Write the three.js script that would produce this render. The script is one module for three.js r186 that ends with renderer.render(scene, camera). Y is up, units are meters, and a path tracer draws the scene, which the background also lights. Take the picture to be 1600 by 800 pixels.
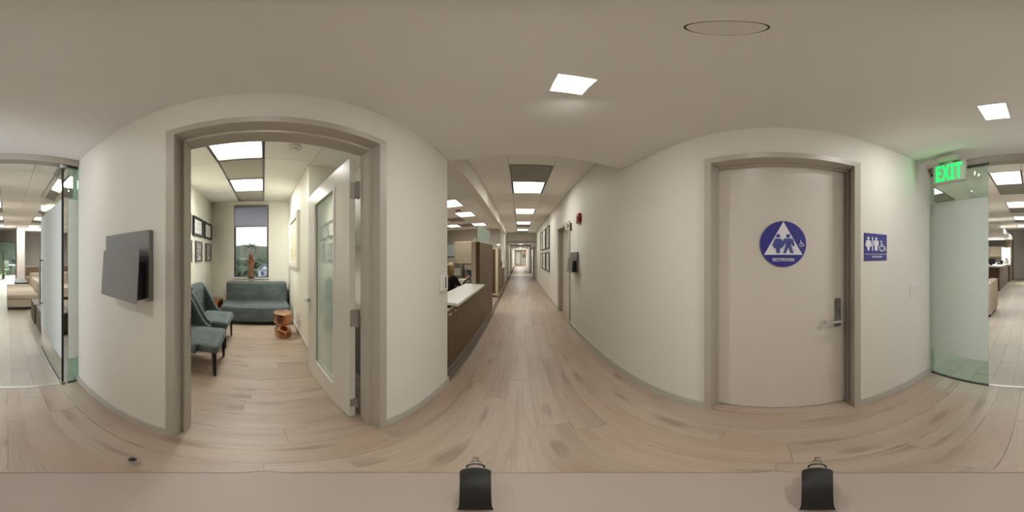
import * as THREE from 'three';
import { RoundedBoxGeometry } from 'three/addons/geometries/RoundedBoxGeometry.js';
import { TextGeometry } from 'three/addons/geometries/TextGeometry.js';
import { FontLoader } from 'three/addons/loaders/FontLoader.js';
import { MarchingCubes } from 'three/addons/objects/MarchingCubes.js';
import { mergeGeometries } from 'three/addons/utils/BufferGeometryUtils.js';
import { RectAreaLightUniformsLib } from 'three/addons/lights/RectAreaLightUniformsLib.js';

/* The photograph is a full 360-degree panorama of an office corridor. A plain lens cannot look all round,
   so the building's plan is unrolled: every wall, plank and chair is first measured out in metres on the
   real plan (x = across the corridor, y = up, -z = down the corridor, the viewer's spot at x = z = 0) and then
   bent once, as solid geometry, into a long curved hall (bend() below) that lies in front of the camera. */

// ------------------------------------------------------------------ camera, sky, exposure
const scene = new THREE.Scene();
const EYE = 1.46;                                   // eye height
const camera = new THREE.PerspectiveCamera(2 * Math.atan(400 / 500) * 180 / Math.PI, 2, 0.05, 4000);
camera.position.set(0, EYE, 0);
camera.lookAt(0, EYE, -10);
const renderer = new THREE.WebGLRenderer({ antialias: true });
renderer.toneMapping = THREE.LinearToneMapping;
renderer.toneMappingExposure = 1.68;
renderer.shadowMap.enabled = true;
RectAreaLightUniformsLib.init();
const SKY = 0.85;
const POWER = { hall: 70, over: 76, office: 5, officeFar: 23, corridor: 6.6, reception: 9, lobby: 9, lobbyFar: 11, lobbyEnd: 14, far: 14 };   // luminance of each room's lamps; over = added fill lamps above the viewer
const WARM = new THREE.Color(1.0, 1.02, 1.03), NEUTRAL = new THREE.Color(1.0, 1.01, 0.97);

// ------------------------------------------------------------------ random numbers and noise
let seedState = 7;
function rnd() { seedState = (seedState * 1664525 + 1013904223) >>> 0; return seedState / 4294967296; }
const between = (a, b) => a + (b - a) * rnd();
function hash(x, y, s) { let h = (x * 374761393 + y * 668265263 + s * 2147483647) | 0; h = Math.imul(h ^ (h >>> 13), 1274126177); return ((h ^ (h >>> 16)) >>> 0) / 4294967296; }
function noise(x, y, px, py, s = 1) {               // value noise that repeats after px, py cells
  const ix = Math.floor(x), iy = Math.floor(y), fx = x - ix, fy = y - iy, u = fx * fx * (3 - 2 * fx), v = fy * fy * (3 - 2 * fy);
  const m = (a, n) => ((a % n) + n) % n, c = (a, b) => hash(m(a, px), m(b, py), s);
  return (c(ix, iy) * (1 - u) + c(ix + 1, iy) * u) * (1 - v) + (c(ix, iy + 1) * (1 - u) + c(ix + 1, iy + 1) * u) * v;
}
{ // bright overcast sky with soft cloud
  const W = 512, H = 256, d = new Float32Array(W * H * 4);
  for (let j = 0; j < H; j++) for (let i = 0; i < W; i++) {
    const c = 0.5 * noise(i / 32, j / 12, 16, 22, 3) + 0.3 * noise(i / 16, j / 6, 32, 43, 4) + 0.2 * noise(i / 8, j / 3, 64, 86, 5), k = (j * W + i) * 4;
    d[k] = 0.78 + 0.22 * c; d[k + 1] = 0.85 + 0.17 * c; d[k + 2] = 0.97 + 0.06 * c; d[k + 3] = 1;
  }
  const t = new THREE.DataTexture(d, W, H, THREE.RGBAFormat, THREE.FloatType);
  t.mapping = THREE.EquirectangularReflectionMapping; t.magFilter = THREE.LinearFilter; t.needsUpdate = true;
  scene.background = t; scene.backgroundIntensity = SKY;
}

// ------------------------------------------------------------------ the bent plan
const SHEET = 800 / Math.PI, DEEP = 500 / SHEET, TURN = 12 / SHEET, INNER = 0.362;
function bendPolar(t, rho, y, out) {                // t = bearing on the plan, rho = distance on the plan
  const a = Math.atan2(EYE, rho), b = Math.atan2(y - EYE, rho);
  return out.set(EYE * (t + TURN) / a, EYE + EYE * b / a, -DEEP * EYE / a);
}
function bend(p, side, out, inner = 1e-3) {         // side: which end of the unrolled hall a thing behind the viewer goes to
  const rho = Math.max(Math.hypot(p.x, p.z), inner);
  let t = Math.atan2(p.x, -p.z);
  if (side < 0 && t > 0) t -= 2 * Math.PI;
  if (side > 0 && t < 0) t += 2 * Math.PI;
  return bendPolar(t, rho, p.y, out);
}

// ------------------------------------------------------------------ textures
function tex(w, h, fn, { srgb = true, rx = 1, ry = 1 } = {}) {
  const d = new Uint8Array(w * h * 4);
  for (let j = 0; j < h; j++) for (let i = 0; i < w; i++) { const c = fn(i / w, j / h), k = (j * w + i) * 4; d[k] = c[0]; d[k + 1] = c[1]; d[k + 2] = c[2]; d[k + 3] = 255; }
  const t = new THREE.DataTexture(d, w, h); t.wrapS = t.wrapT = THREE.RepeatWrapping; t.magFilter = THREE.LinearFilter; t.minFilter = THREE.LinearMipmapLinearFilter; t.generateMipmaps = true;
  if (srgb) t.colorSpace = THREE.SRGBColorSpace; t.repeat.set(rx, ry); t.needsUpdate = true; return t;
}
const lerp = (a, b, t) => a + (b - a) * t, mix3 = (a, b, t) => [lerp(a[0], b[0], t), lerp(a[1], b[1], t), lerp(a[2], b[2], t)];
const clamp01 = (x) => Math.min(1, Math.max(0, x));
const woodTex = tex(1024, 512, (u, v) => {          // 2.4 m long, 0.72 m wide: washed oak
  const wob = 0.6 * noise(u * 6, v * 8, 6, 8, 11);
  let g = 0.5 * noise(u * 10, v * 150 + wob * 4, 10, 150, 12) + 0.3 * noise(u * 30, v * 256, 30, 256, 13) + 0.2 * noise(u * 90, v * 256, 90, 256, 21);
  const patch = noise(u * 5, v * 9, 5, 9, 14), knot = clamp01((noise(u * 9, v * 10, 9, 10, 15) - 0.74) * 5);
  let c = mix3([172, 153, 134], [207, 192, 174], clamp01(g * 0.8 + patch * 0.5 - 0.15));
  c = mix3(c, [188, 160, 140], clamp01((noise(u * 4, v * 6, 4, 6, 18) - 0.5) * 1.4));
  return mix3(c, [140, 120, 103], knot * 0.75 * clamp01(g * 2 - 0.45));
}, { rx: 1 / 2.4, ry: 1 / 0.72 });
const laminateTex = tex(256, 512, (u, v) => { const g = 0.6 * noise(u * 90, v * 3, 90, 3, 31) + 0.4 * noise(u * 128, v * 9, 128, 9, 32); return mix3([86, 66, 40], [114, 91, 60], g); }, { rx: 1 / 0.6, ry: 1 / 1.2 });
const walnutTex = tex(256, 512, (u, v) => { const g = 0.6 * noise(u * 60 + 3 * noise(u * 3, v * 2, 3, 2, 33), v * 3, 60, 3, 34) + 0.4 * noise(u * 128, v * 8, 128, 8, 35); return mix3([74, 50, 30], [112, 80, 52], g); }, { rx: 1 / 0.6, ry: 1 / 1.2 });
const acousticTex = tex(256, 256, (u, v) => { const g = noise(u * 128, v * 128, 128, 128, 41), c = 234 + 16 * (g - 0.5); return [c + 14, c + 11, c + 5]; }, { rx: 1 / 0.4, ry: 1 / 0.4 });
const paintBump = tex(256, 256, (u, v) => { const g = 128 + 90 * (0.5 * noise(u * 64, v * 64, 64, 64, 43) + 0.5 * noise(u * 128, v * 128, 128, 128, 44) - 0.5); return [g, g, g]; }, { srgb: false, rx: 1 / 0.35, ry: 1 / 0.35 });
const stoneTex = tex(256, 256, (u, v) => { const g = 0.5 * noise(u * 6, v * 40, 6, 40, 51) + 0.3 * noise(u * 30, v * 60, 30, 60, 52) + 0.2 * noise(u * 3, v * 3, 3, 3, 53); return mix3([204, 196, 183], [226, 220, 209], g); }, { rx: 1 / 0.8, ry: 1 / 0.8 });
const velvetTex = tex(256, 256, (u, v) => { const g = clamp01(0.5 * noise(u * 5, v * 5, 5, 5, 61) + 0.35 * noise(u * 14, v * 9, 14, 9, 62) + 0.3 * noise(u * 90, v * 90, 90, 90, 63) - 0.1); return mix3([66, 75, 75], [108, 119, 121], g); }, { rx: 1, ry: 1 });
const linenTex = tex(256, 256, (u, v) => { const g = 0.5 * noise(u * 128, v * 32, 128, 32, 64) + 0.5 * noise(u * 32, v * 128, 32, 128, 65); return mix3([202, 189, 172], [228, 217, 202], g); }, { rx: 1 / 0.3, ry: 1 / 0.3 });
const grilleTex = tex(128, 128, (u, v) => { const p = ((u * 32) % 1) ** 2 + 0, q = (Math.hypot((u * 32) % 1 - 0.5, (v * 32) % 1 - 0.5) < 0.33); const c = q ? 112 : 168; return [c, c - 3, c - 10]; }, { rx: 1 / 0.3, ry: 1 / 0.3 });
function paperTex(kind) {
  const c = document.createElement('canvas'); c.width = 128; c.height = 160; const g = c.getContext('2d');
  g.fillStyle = '#f3f1ea'; g.fillRect(0, 0, 128, 160); g.fillStyle = '#77746c';
  if (kind === 'certificate') { g.fillRect(38, 42, 52, 3); g.fillRect(48, 54, 32, 2); for (let k = 0; k < 5; k++) g.fillRect(26 + (k % 2) * 8, 78 + k * 9, 76 - (k % 2) * 16, 1.5); }
  if (kind === 'letter') for (let k = 0; k < 12; k++) g.fillRect(14, 18 + k * 11, 60 + (k * 37) % 40, 2);
  if (kind === 'plaque') { g.fillStyle = '#e4e2dc'; g.fillRect(0, 0, 128, 160); g.fillStyle = '#4d4d4b'; for (const [x, y, w, h] of [[16, 12, 20, 18], [46, 8, 60, 6], [50, 20, 46, 14], [12, 40, 30, 26], [50, 44, 60, 10], [58, 62, 40, 24], [10, 78, 34, 40], [70, 92, 44, 34], [20, 128, 40, 18]]) g.fillRect(x, y, w, h); }
  if (kind === 'art') { g.fillStyle = '#cfc3a6'; g.fillRect(0, 0, 128, 160); for (let k = 0; k < 700; k++) { g.fillStyle = ['#b59a6a', '#e6ddc6', '#8f744a', '#d8cba9', '#f0ead9'][k % 5]; g.fillRect(rnd() * 128, rnd() * 160, 1 + rnd() * 5, 1 + rnd() * 3); } }
  const t = new THREE.CanvasTexture(c); t.colorSpace = THREE.SRGBColorSpace; return t;
}
// ------------------------------------------------------------------ materials
const M = (color, roughness = 0.6, metalness = 0, more = {}) => new THREE.MeshStandardMaterial({ color, roughness, metalness, ...more });
const P = (o) => new THREE.MeshPhysicalMaterial(o);
const wall = M('#ebe6da', 0.55, 0, { bumpMap: paintBump, bumpScale: 0.0004 });
const ceilingPaint = M('#f1eee9', 0.75, 0, { bumpMap: paintBump, bumpScale: 0.0003 });
const officeWall = M('#f1eee0', 0.6, 0, { bumpMap: paintBump, bumpScale: 0.0004 });
const lobbyWall = M('#f1ece4', 0.65);
const base = M('#c3beb3', 0.5);
const frameMetal = M('#bfb7ab', 0.42, 0.15);
const railMetal = M('#b0a89b', 0.45, 0.15);
const hingeSteel = M('#a89f97', 0.4, 0.35);
const doorPaint = M('#dcd3c7', 0.32);
const doorWhite = M('#e2ddd1', 0.3);
const acoustic = M('#ffffff', 0.9, 0, { map: acousticTex });
const plenum = M('#8b857a', 0.9);
const woodTones = ['#f0eeea', '#eeeae5', '#e7e2db', '#efebe6', '#e3ddd6', '#ede6df'].map((c) => M(c, 0.42, 0, { map: woodTex }));
const subfloorMat = M('#6f6153', 0.8);
const resin = M('#b3a497', 0.5);
const stoneTones = ['#e4dfd8', '#dcd6cd', '#d6d0c7'].map((c) => M(c, 0.4, 0, { map: stoneTex }));
const grout = M('#8f887d', 0.9);
const laminate = M('#ffffff', 0.5, 0, { map: laminateTex });
const walnut = M('#ffffff', 0.4, 0, { map: walnutTex });
const greyWood = M('#8c8378', 0.45, 0, { map: laminateTex.clone() }); greyWood.color.set('#e4dccf'); 
const cream = M('#cfc4ae', 0.55), fabricPanel = M('#a99f90', 0.85), white = M('#eeeae0', 0.35), whiteMatt = M('#e9e6de', 0.8);
const black = M('#111111', 0.5), blackGloss = M('#0b0b0c', 0.15), darkGrey = M('#3a3a3a', 0.6), rubber = M('#0c0c0d', 0.65);
const steel = M('#9a9894', 0.3, 0.9), silver = M('#b9b7b2', 0.35, 0.8), greyMetal = M('#85837f', 0.45, 0.35);
const velvet = P({ color: '#ffffff', map: velvetTex, roughness: 0.8, sheen: 0.5, sheenRoughness: 0.4, sheenColor: new THREE.Color('#8fa0a8') });
const linen = M('#ffffff', 0.9, 0, { map: linenTex }), brownLeather = M('#453730', 0.45);
const copper = M('#c98d66', 0.26, 1), clay = M('#8a5c42', 0.55);
const clearGlass = P({ color: '#e6f3ec', roughness: 0, transmission: 1, thickness: 0, ior: 1.5 });
const windowGlass = P({ color: '#ffffff', roughness: 0, transmission: 1, thickness: 0, ior: 1.45 });
const frosted = P({ color: '#eef2ec', roughness: 0.75, transmission: 0.42, thickness: 0, ior: 1.4 });
const greenFrost = P({ color: '#d3e6da', roughness: 0.06, transmission: 0.25, thickness: 0, ior: 1.5 });
const paleGlass = P({ color: '#bcd3c9', roughness: 0.25, transmission: 0.6, thickness: 0, ior: 1.45 });
const shadeFabric = P({ color: '#cdd0de', roughness: 0.95, transmission: 0.6, thickness: 0 });
const signBlue = M('#33308c', 0.4), signWhite = M('#eceaf0', 0.5), figureBlue = M('#46509a', 0.4), red = M('#a81f20', 0.4);
const glow = (c, i) => new THREE.MeshStandardMaterial({ color: '#ffffff', emissive: c, emissiveIntensity: i, roughness: 0.5 });
const lensGlow = glow('#fff8ea', 1.7), panelGlow = glow('#fff8ea', 1.5), exitGlow = glow('#22e06a', 1.0), downGlow = glow('#fffaf2', 3);
exitGlow.color.set('#0d5c2c');
const sheet = { certificate: M('#ffffff', 0.6, 0, { map: paperTex('certificate') }), letter: M('#ffffff', 0.7, 0, { map: paperTex('letter') }), plaque: M('#ffffff', 0.4, 0.1, { map: paperTex('plaque') }), art: M('#ffffff', 0.8, 0, { map: paperTex('art') }) };

// ------------------------------------------------------------------ helpers: solids on the real plan
function bx(x0, x1, y0, y1, z0, z1) {               // box with texture coordinates in metres
  const pos = [], nor = [], uv = [];
  const face = (a, b, c, d, n, f) => { for (const p of [a, b, c, a, c, d]) { pos.push(...p); nor.push(...n); uv.push(...f(p)); } };
  const zy = (p) => [p[2], p[1]], zx = (p) => [p[2], p[0]], xy = (p) => [p[0], p[1]];
  face([x1, y0, z1], [x1, y0, z0], [x1, y1, z0], [x1, y1, z1], [1, 0, 0], zy);
  face([x0, y0, z0], [x0, y0, z1], [x0, y1, z1], [x0, y1, z0], [-1, 0, 0], zy);
  face([x0, y1, z1], [x1, y1, z1], [x1, y1, z0], [x0, y1, z0], [0, 1, 0], zx);
  face([x0, y0, z0], [x1, y0, z0], [x1, y0, z1], [x0, y0, z1], [0, -1, 0], zx);
  face([x0, y0, z1], [x1, y0, z1], [x1, y1, z1], [x0, y1, z1], [0, 0, 1], xy);
  face([x1, y0, z0], [x0, y0, z0], [x0, y1, z0], [x1, y1, z0], [0, 0, -1], xy);
  const g = new THREE.BufferGeometry();
  g.setAttribute('position', new THREE.Float32BufferAttribute(pos, 3)); g.setAttribute('normal', new THREE.Float32BufferAttribute(nor, 3)); g.setAttribute('uv', new THREE.Float32BufferAttribute(uv, 2));
  return g;
}
const tb = (a0, a1, y0, y1, s0, s1) => bx(Math.min(a0, a1), Math.max(a0, a1), y0, y1, -Math.max(s0, s1), -Math.min(s0, s1));   // across, up, along the corridor
function rb(x0, x1, y0, y1, z0, z1, r = 0.02, seg = 3) {
  const g = new RoundedBoxGeometry(x1 - x0, y1 - y0, z1 - z0, seg, Math.min(r, (x1 - x0) / 2.01, (y1 - y0) / 2.01, (z1 - z0) / 2.01));
  g.translate((x0 + x1) / 2, (y0 + y1) / 2, (z0 + z1) / 2); return g;
}
const rt = (a0, a1, y0, y1, s0, s1, r, seg) => rb(Math.min(a0, a1), Math.max(a0, a1), y0, y1, -Math.max(s0, s1), -Math.min(s0, s1), r, seg);
const cyl = (r0, r1, y0, y1, x = 0, z = 0, n = 20) => new THREE.CylinderGeometry(r1, r0, y1 - y0, n).translate(x, (y0 + y1) / 2, z);
const lathe = (pts, n = 28) => new THREE.LatheGeometry(pts.map(([r, y]) => new THREE.Vector2(r, y)), n);
function rod(p, q, r0, r1 = r0, n = 12) {
  const a = new THREE.Vector3(...p), b = new THREE.Vector3(...q), d = b.clone().sub(a), g = new THREE.CylinderGeometry(r1, r0, d.length(), n);
  return g.applyQuaternion(new THREE.Quaternion().setFromUnitVectors(new THREE.Vector3(0, 1, 0), d.normalize())).translate((a.x + b.x) / 2, (a.y + b.y) / 2, (a.z + b.z) / 2);
}
const ball = (x, y, z, r, sy = 1, n = 16) => new THREE.SphereGeometry(r, n, n - 4).scale(1, sy, 1).translate(x, y, z);
const extrude = (shape, depth, bevel = 0) => new THREE.ExtrudeGeometry(shape, { depth, bevelEnabled: bevel > 0, bevelThickness: bevel, bevelSize: bevel, bevelSegments: 2, curveSegments: 16 });
function poly(points) { const s = new THREE.Shape(); points.forEach(([x, y], i) => (i ? s.lineTo(x, y) : s.moveTo(x, y))); s.closePath(); return s; }
function join(list) {
  const flat = [].concat(list).map((g) => {
    const n = g.index ? g.toNonIndexed() : g, o = new THREE.BufferGeometry();
    for (const k of ['position', 'normal', 'uv']) o.setAttribute(k, n.attributes[k] ?? new THREE.Float32BufferAttribute(new Float32Array(n.attributes.position.count * 2), 2));
    return o;
  });
  return flat.length > 1 ? mergeGeometries(flat) : flat[0];
}
const used = new Map();
function numbered(name) { const n = used.get(name) ?? 0; used.set(name, n + 1); return n ? `${name}_${String(n).padStart(3, '0')}` : name; }
const placing = new Map();                          // how each top-level thing is bent: { side, inner }
function tag(o, label, category, { group, kind } = {}) {
  o.userData.label = label; o.userData.category = category;
  if (group) o.userData.group = group; if (kind) o.userData.kind = kind;
}
function thing(name, label, category, { at = [0, 0, 0], turn = 0, side = 0, group, kind, inner, laid } = {}) {
  const o = new THREE.Group(); o.name = numbered(name); tag(o, label, category, { group, kind });
  o.position.set(at[0], at[1], -at[2]); o.rotation.y = turn; scene.add(o); placing.set(o, { side, inner, laid }); return o;
}
function part(name, geometries, material, parent, { label, kind } = {}) {
  const m = new THREE.Mesh(join(geometries), material); m.name = name;
  if (label) m.userData.label = label; if (kind) m.userData.kind = kind;
  parent.add(m); return m;
}
function solo(name, geometries, material, label, category, o = {}) {
  const m = new THREE.Mesh(join(geometries), material); m.name = numbered(name); tag(m, label, category, o);
  scene.add(m); placing.set(m, { side: o.side ?? 0, inner: o.inner, laid: o.laid }); return m;
}
const structure = (name, geometries, material, label, category, o = {}) => solo(name, geometries, material, label, category, { kind: 'structure', ...o });
const lampQueue = [];
function panelLight(name, a0, a1, s0, s1, y, side, color, luminance) { lampQueue.push({ name, a0, a1, s0, s1, y, side, color, luminance }); }

// ------------------------------------------------------------------ STRUCTURE: hall
const LEFT = -0.635, RIGHT = 0.985, LOW = 2.45, HIGH = 2.85, LOBBY = 3.05, OFFICE = 2.84, FAR_END = 24.3;
const hallReach = (t) => { const c = Math.cos(t), s = Math.sin(t); return Math.min(c > 0 ? 1.37 / c : 1.43 / Math.max(-c, 1e-6), s > 0 ? 1.05 / s : 0.70 / Math.max(-s, 1e-6)); };
function hallSlab(y0, y1, rho0, nt, nr) {           // a slab that fills the hall's outline
  const pos = [], uv = [], idx = [], v = new THREE.Vector3(), T = 5.0;
  const ring = (y, dy) => { for (let i = 0; i <= nt; i++) { const t = -T + 2 * T * i / nt, R = hallReach(t - Math.round(t / (2 * Math.PI)) * 0); for (let j = 0; j <= nr; j++) { const rho = lerp(rho0, R, j / nr); bendPolar(t, rho, y, v); pos.push(v.x, v.y + dy, v.z); uv.push(rho * Math.sin(t), rho * Math.cos(t)); } } };
  ring(y0, 0); ring(y0, y1 - y0);
  const n = (nt + 1) * (nr + 1), id = (k, i, j) => k * n + i * (nr + 1) + j;
  for (let i = 0; i < nt; i++) for (let j = 0; j < nr; j++) {
    idx.push(id(0, i, j), id(0, i + 1, j), id(0, i + 1, j + 1), id(0, i, j), id(0, i + 1, j + 1), id(0, i, j + 1));
    idx.push(id(1, i, j), id(1, i + 1, j + 1), id(1, i + 1, j), id(1, i, j), id(1, i, j + 1), id(1, i + 1, j + 1));
  }
  for (let i = 0; i < nt; i++) for (const j of [0, nr]) idx.push(id(0, i, j), id(1, i, j), id(1, i + 1, j), id(0, i, j), id(1, i + 1, j), id(0, i + 1, j));
  const g = new THREE.BufferGeometry(); g.setAttribute('position', new THREE.Float32BufferAttribute(pos, 3)); g.setAttribute('uv', new THREE.Float32BufferAttribute(uv, 2)); g.setIndex(idx); g.computeVertexNormals(); return g;
}
{ // ceiling of the hall, with an added out-of-view strip over the viewer to keep sky light out
  const c = thing('ceiling', 'smooth beige plaster ceiling over the near hall', 'ceiling', { kind: 'structure', laid: true });
  part('plaster', hallSlab(LOW, LOW + 0.1, 0.001, 420, 14), ceilingPaint, c);
  part('plaster', bx(-4.75, 4.75, 2.9195, 3.02, -1.8255, 1.1), ceilingPaint, c);
}
const rest = (o) => ({ kind: 'structure', ...o });
{ // floor: planks over a dark bed
  const f = thing('floor', 'washed oak plank floor running through hall, office and corridor', 'floor', { kind: 'structure' });
  const near = thing('floor', 'plain brown floor strip in front of the planks', 'floor', { kind: 'structure', laid: true });
  part('subfloor', hallSlab(-0.016, -0.06, INNER, 420, 10), subfloorMat, near);
  part('strip', bx(-7, 7, -0.08, -0.002, -2.19, 1.1), resin, near);
  part('subfloor', [tb(-0.9, 1.12, -0.06, -0.016, 1.3, FAR_END + 0.2), tb(-4.05, -0.6, -0.06, -0.016, -1.4, 1.42)], subfloorMat, f);
  part('reception_floor', tb(-4.7, -0.74, -0.06, 0, 1.42, 8.3), woodTones[2], f);
  const W = 0.18, GAP = 0.0006, left = { x: f }, R = thing('floor', 'washed oak planks in the hall in front of the restroom door', 'floor', { kind: 'structure', side: 1 }), Lf = thing('floor', 'washed oak planks in the hall left of the office door', 'floor', { kind: 'structure', side: -1 });
  const far = [];
  const cutPlank = (a0, a1, s0, s1) => {             // a board cut to the round edge of the plain strip
    const n = 8, m = 12, pos = [], uvs = [], idx = [], behind = s1 <= 0.001; let any = 0;
    for (const y of [0, -0.014]) for (let i = 0; i <= n; i++) {
      const a = lerp(a0, a1, i / n), c = Math.sqrt(Math.max(0, INNER * INNER - a * a)); let lo = s0, hi = s1;
      if (behind) hi = Math.min(hi, -c); else lo = Math.max(lo, c);
      if (hi - lo < 1e-4) { if (behind) lo = hi = Math.max(s0, -c); else lo = hi = Math.min(s1, c); } else any++;
      for (let j = 0; j <= m; j++) { const q = lerp(lo, hi, j / m); pos.push(a, y, -q); uvs.push(-q, a); }
    }
    if (!any) return null;
    const N = (n + 1) * (m + 1), id = (k, i, j) => k * N + i * (m + 1) + j;
    for (let i = 0; i < n; i++) for (let j = 0; j < m; j++) { idx.push(id(0, i, j), id(0, i + 1, j), id(0, i + 1, j + 1), id(0, i, j), id(0, i + 1, j + 1), id(0, i, j + 1)); idx.push(id(1, i, j), id(1, i + 1, j + 1), id(1, i + 1, j), id(1, i, j), id(1, i, j + 1), id(1, i + 1, j + 1)); }
    const g = new THREE.BufferGeometry(); g.setAttribute('position', new THREE.Float32BufferAttribute(pos, 3)); g.setAttribute('normal', new THREE.Float32BufferAttribute(pos.map((_, k) => (k % 3 === 1 ? (k < N * 3 ? 1 : -1) : 0)), 3)); g.setAttribute('uv', new THREE.Float32BufferAttribute(uvs, 2)); g.setIndex(idx);
    return join(g);
  };
  const plank = (a0, a1, s0, s1, home) => {
    if (s1 - s0 < 0.02 || a1 - a0 < 0.01) return;
    const near = Math.min(Math.abs(a0), Math.abs(a1)) < INNER && Math.min(Math.abs(s0), Math.abs(s1)) < INNER;
    const g = near ? cutPlank(a0 + GAP, a1 - GAP, s0 + GAP, s1 - GAP) : tb(a0 + GAP, a1 - GAP, -0.014, 0, s0 + GAP, s1 - GAP);
    if (!g) return;
    const du = rnd() * 2.4, dv = rnd() * 0.72, uv = g.attributes.uv;
    for (let k = 0; k < uv.count; k++) uv.setXY(k, uv.getX(k) + du, uv.getY(k) + dv);
    const m = woodTones[Math.floor(rnd() * woodTones.length)];
    if (s0 > 11 && home === f) far.push(g); else part('plank', g, m, home);
  };
  const row = (a0, a1, lo, hi) => {                 // boards of 1.2 m with staggered ends
    let s = lo - rnd() * 1.1;
    while (s < hi) {
      const s0 = Math.max(s, lo), s1 = Math.min(s + 1.22, hi); s += 1.22;
      if (a0 < LEFT - 0.01) { plank(a0, a1, s0, s1, f); continue; }
      const inside = Math.min(Math.abs(a0), Math.abs(a1)) < 0.37 || a0 * a1 < 0;
      if (s0 >= 0) { plank(a0, a1, s0, s1, s0 < 0.4 && a0 >= 0 ? R : s0 < 0.4 && a1 <= 0 ? Lf : a0 * a1 < 0 && s0 < 0.4 ? N0 : f); continue; }
      const cuts = inside && s1 > 0 ? [[s0, 0], [0, s1]] : [[s0, s1]];
      for (const [c0, c1] of cuts) {
        if (c0 >= 0 && a0 * a1 < 0) { plank(a0, a1, c0, c1, N0); continue; }
        if (a0 < 0 && a1 > 0) { plank(a0, 0, c0, c1, Lf); plank(0, a1, c0, c1, R); } else plank(a0, a1, c0, c1, a1 <= 0 ? Lf : R);
      }
    }
  };
  const N0 = thing('floor', 'washed oak planks in the hall below the square ceiling light', 'floor', { kind: 'structure' });
  for (let k = -19; k < 9; k++) {
    const a0 = LEFT + 0.005 + k * W, a1 = Math.min(a0 + W, RIGHT + 0.02);
    if (k >= 0) row(a0, a1, -1.41, FAR_END);
    else if (a0 > -4) row(Math.max(a0, -3.93), a1, k === -1 ? -0.6 : -1.3, k === -1 ? 0.9 : a0 > -2.25 ? 1.32 : 0.63);
  }
  for (const [d0, d1] of [[-0.52, 0.42], [3.1, 4.06]]) row(LEFT + 0.005 + 9 * W, RIGHT + 0.104, d0, d1);
  for (const [a0, a1] of [[0, 0.09], [0.09, 0.27], [0.27, 0.45], [0.45, 0.63]]) plank(a0, a1, -1.41, -0.001, Lf);
  for (const [a0, a1] of [[-0.18, 0], [-0.36, -0.18], [-0.63, -0.36]]) plank(a0, a1, -1.41, -0.001, R);
  part('far_planks', far, woodTones[2], f, { kind: 'stuff' });
}
// walls
const officeDoor = [-0.426, 0.583], restroomDoor = [-0.557, 0.454];
structure('wall_left', [tb(LEFT, -0.775, 0, 2.9, -1.5, officeDoor[0] + 0.02), tb(LEFT, -0.775, 0, 2.9, officeDoor[1] - 0.02, 1.335), tb(LEFT, -0.775, 2.165, 2.9, officeDoor[0], officeDoor[1])], wall, 'off-white painted wall around the office doorway', 'wall', { side: 0 });
const rightDoors = [[restroomDoor[0], restroomDoor[1]], [3.07, 4.09], [11.0, 12.0], [15.0, 16.0], [19, 20]];
{
  const g = []; let s = -1.42;
  for (const [d0, d1] of rightDoors) { g.push(tb(RIGHT, 1.13, 0, 3.0, s, d0 + 0.02)); g.push(tb(RIGHT, 1.13, 2.165, 3.0, d0, d1)); s = d1 - 0.02; }
  g.push(tb(RIGHT, 1.13, 0, 3.0, s, FAR_END));
  structure('wall_right', g, wall, 'long off-white wall with the restroom door', 'wall', { side: 0 });
}
structure('added_wall_back', [bx(-4.8, 4.8, -0.05, 3.0, 1.0, 1.1)], wall, 'added plain wall behind the viewer that keeps sky light out', 'wall', { laid: true });  // added walls out of view, here and below, close the hall against sky light
structure('added_wall_side', [bx(-4.8, -4.7, -0.05, 3.0, -2.6, 1.0)], wall, 'added plain end wall out of view beyond the left edge', 'wall', { laid: true });
structure('added_wall_side', [bx(4.7, 4.8, -0.05, 3.0, -2.6, 1.0)], wall, 'added plain end wall out of view beyond the right edge', 'wall', { laid: true });
structure('added_wall_side', tb(RIGHT, 1.1, 0, 2.6, -1.4, 0.35), wall, 'added plain copy of the hall wall out of view beyond the left edge', 'wall', { side: -1 });  // added copies of the hall walls, out of view, closing both ends
structure('added_wall_side', tb(LEFT, -0.75, 0, 2.6, -1.4, 0.3), wall, 'added plain copy of the hall wall out of view beyond the right edge', 'wall', { side: 1 });
// corridor, reception
structure('wall_far_left', tb(-0.80, -0.95, 0, 3.0, 8.1, FAR_END), wall, 'pale left wall of the far corridor', 'wall');
structure('wall_end', tb(-1.0, 1.2, 0, 2.9, FAR_END, FAR_END + 0.15), wall, 'pale end wall of the corridor', 'wall');
structure('wall_reception', tb(-4.7, -0.80, 0, 3.0, 8.1, 8.25), M('#b5ada0', 0.7), 'grey rear wall of the reception area', 'wall');
structure('wall_reception_side', tb(-4.7, -4.55, 0, 3.0, 1.3, 8.2), lobbyWall, 'pale side wall of the reception area', 'wall');
structure('wall_partition', tb(-4.7, -0.76, 0, 3.0, 1.25, 1.335), officeWall, 'partition wall between office and reception', 'wall');
structure('trim_1', tb(LEFT - 0.02, -0.81, 2.53, HIGH + 0.1, 1.36, 8.1), wall, 'boxed beam above the reception counter', 'beam');
structure('trim_8', tb(LEFT - 0.02, -0.96, HIGH, HIGH + 0.12, 8.1, 10.1), wall, 'plaster strip closing the sky light gap between corridor tiles and far left wall', 'ceiling edge');  // added to close a gap that let sky light in
structure('trim_2', [tb(-0.82, 1.0, LOW + 0.005, HIGH + 0.1, 1.345, 1.385)], ceilingPaint, 'edge of the low plaster ceiling at the corridor mouth', 'ceiling edge');
structure('trim_3', [tb(-0.82, 1.0, 2.4, HIGH + 0.1, 10.05, 10.15)], wall, 'bulkhead closing the tiled corridor ceiling', 'bulkhead');
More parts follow.
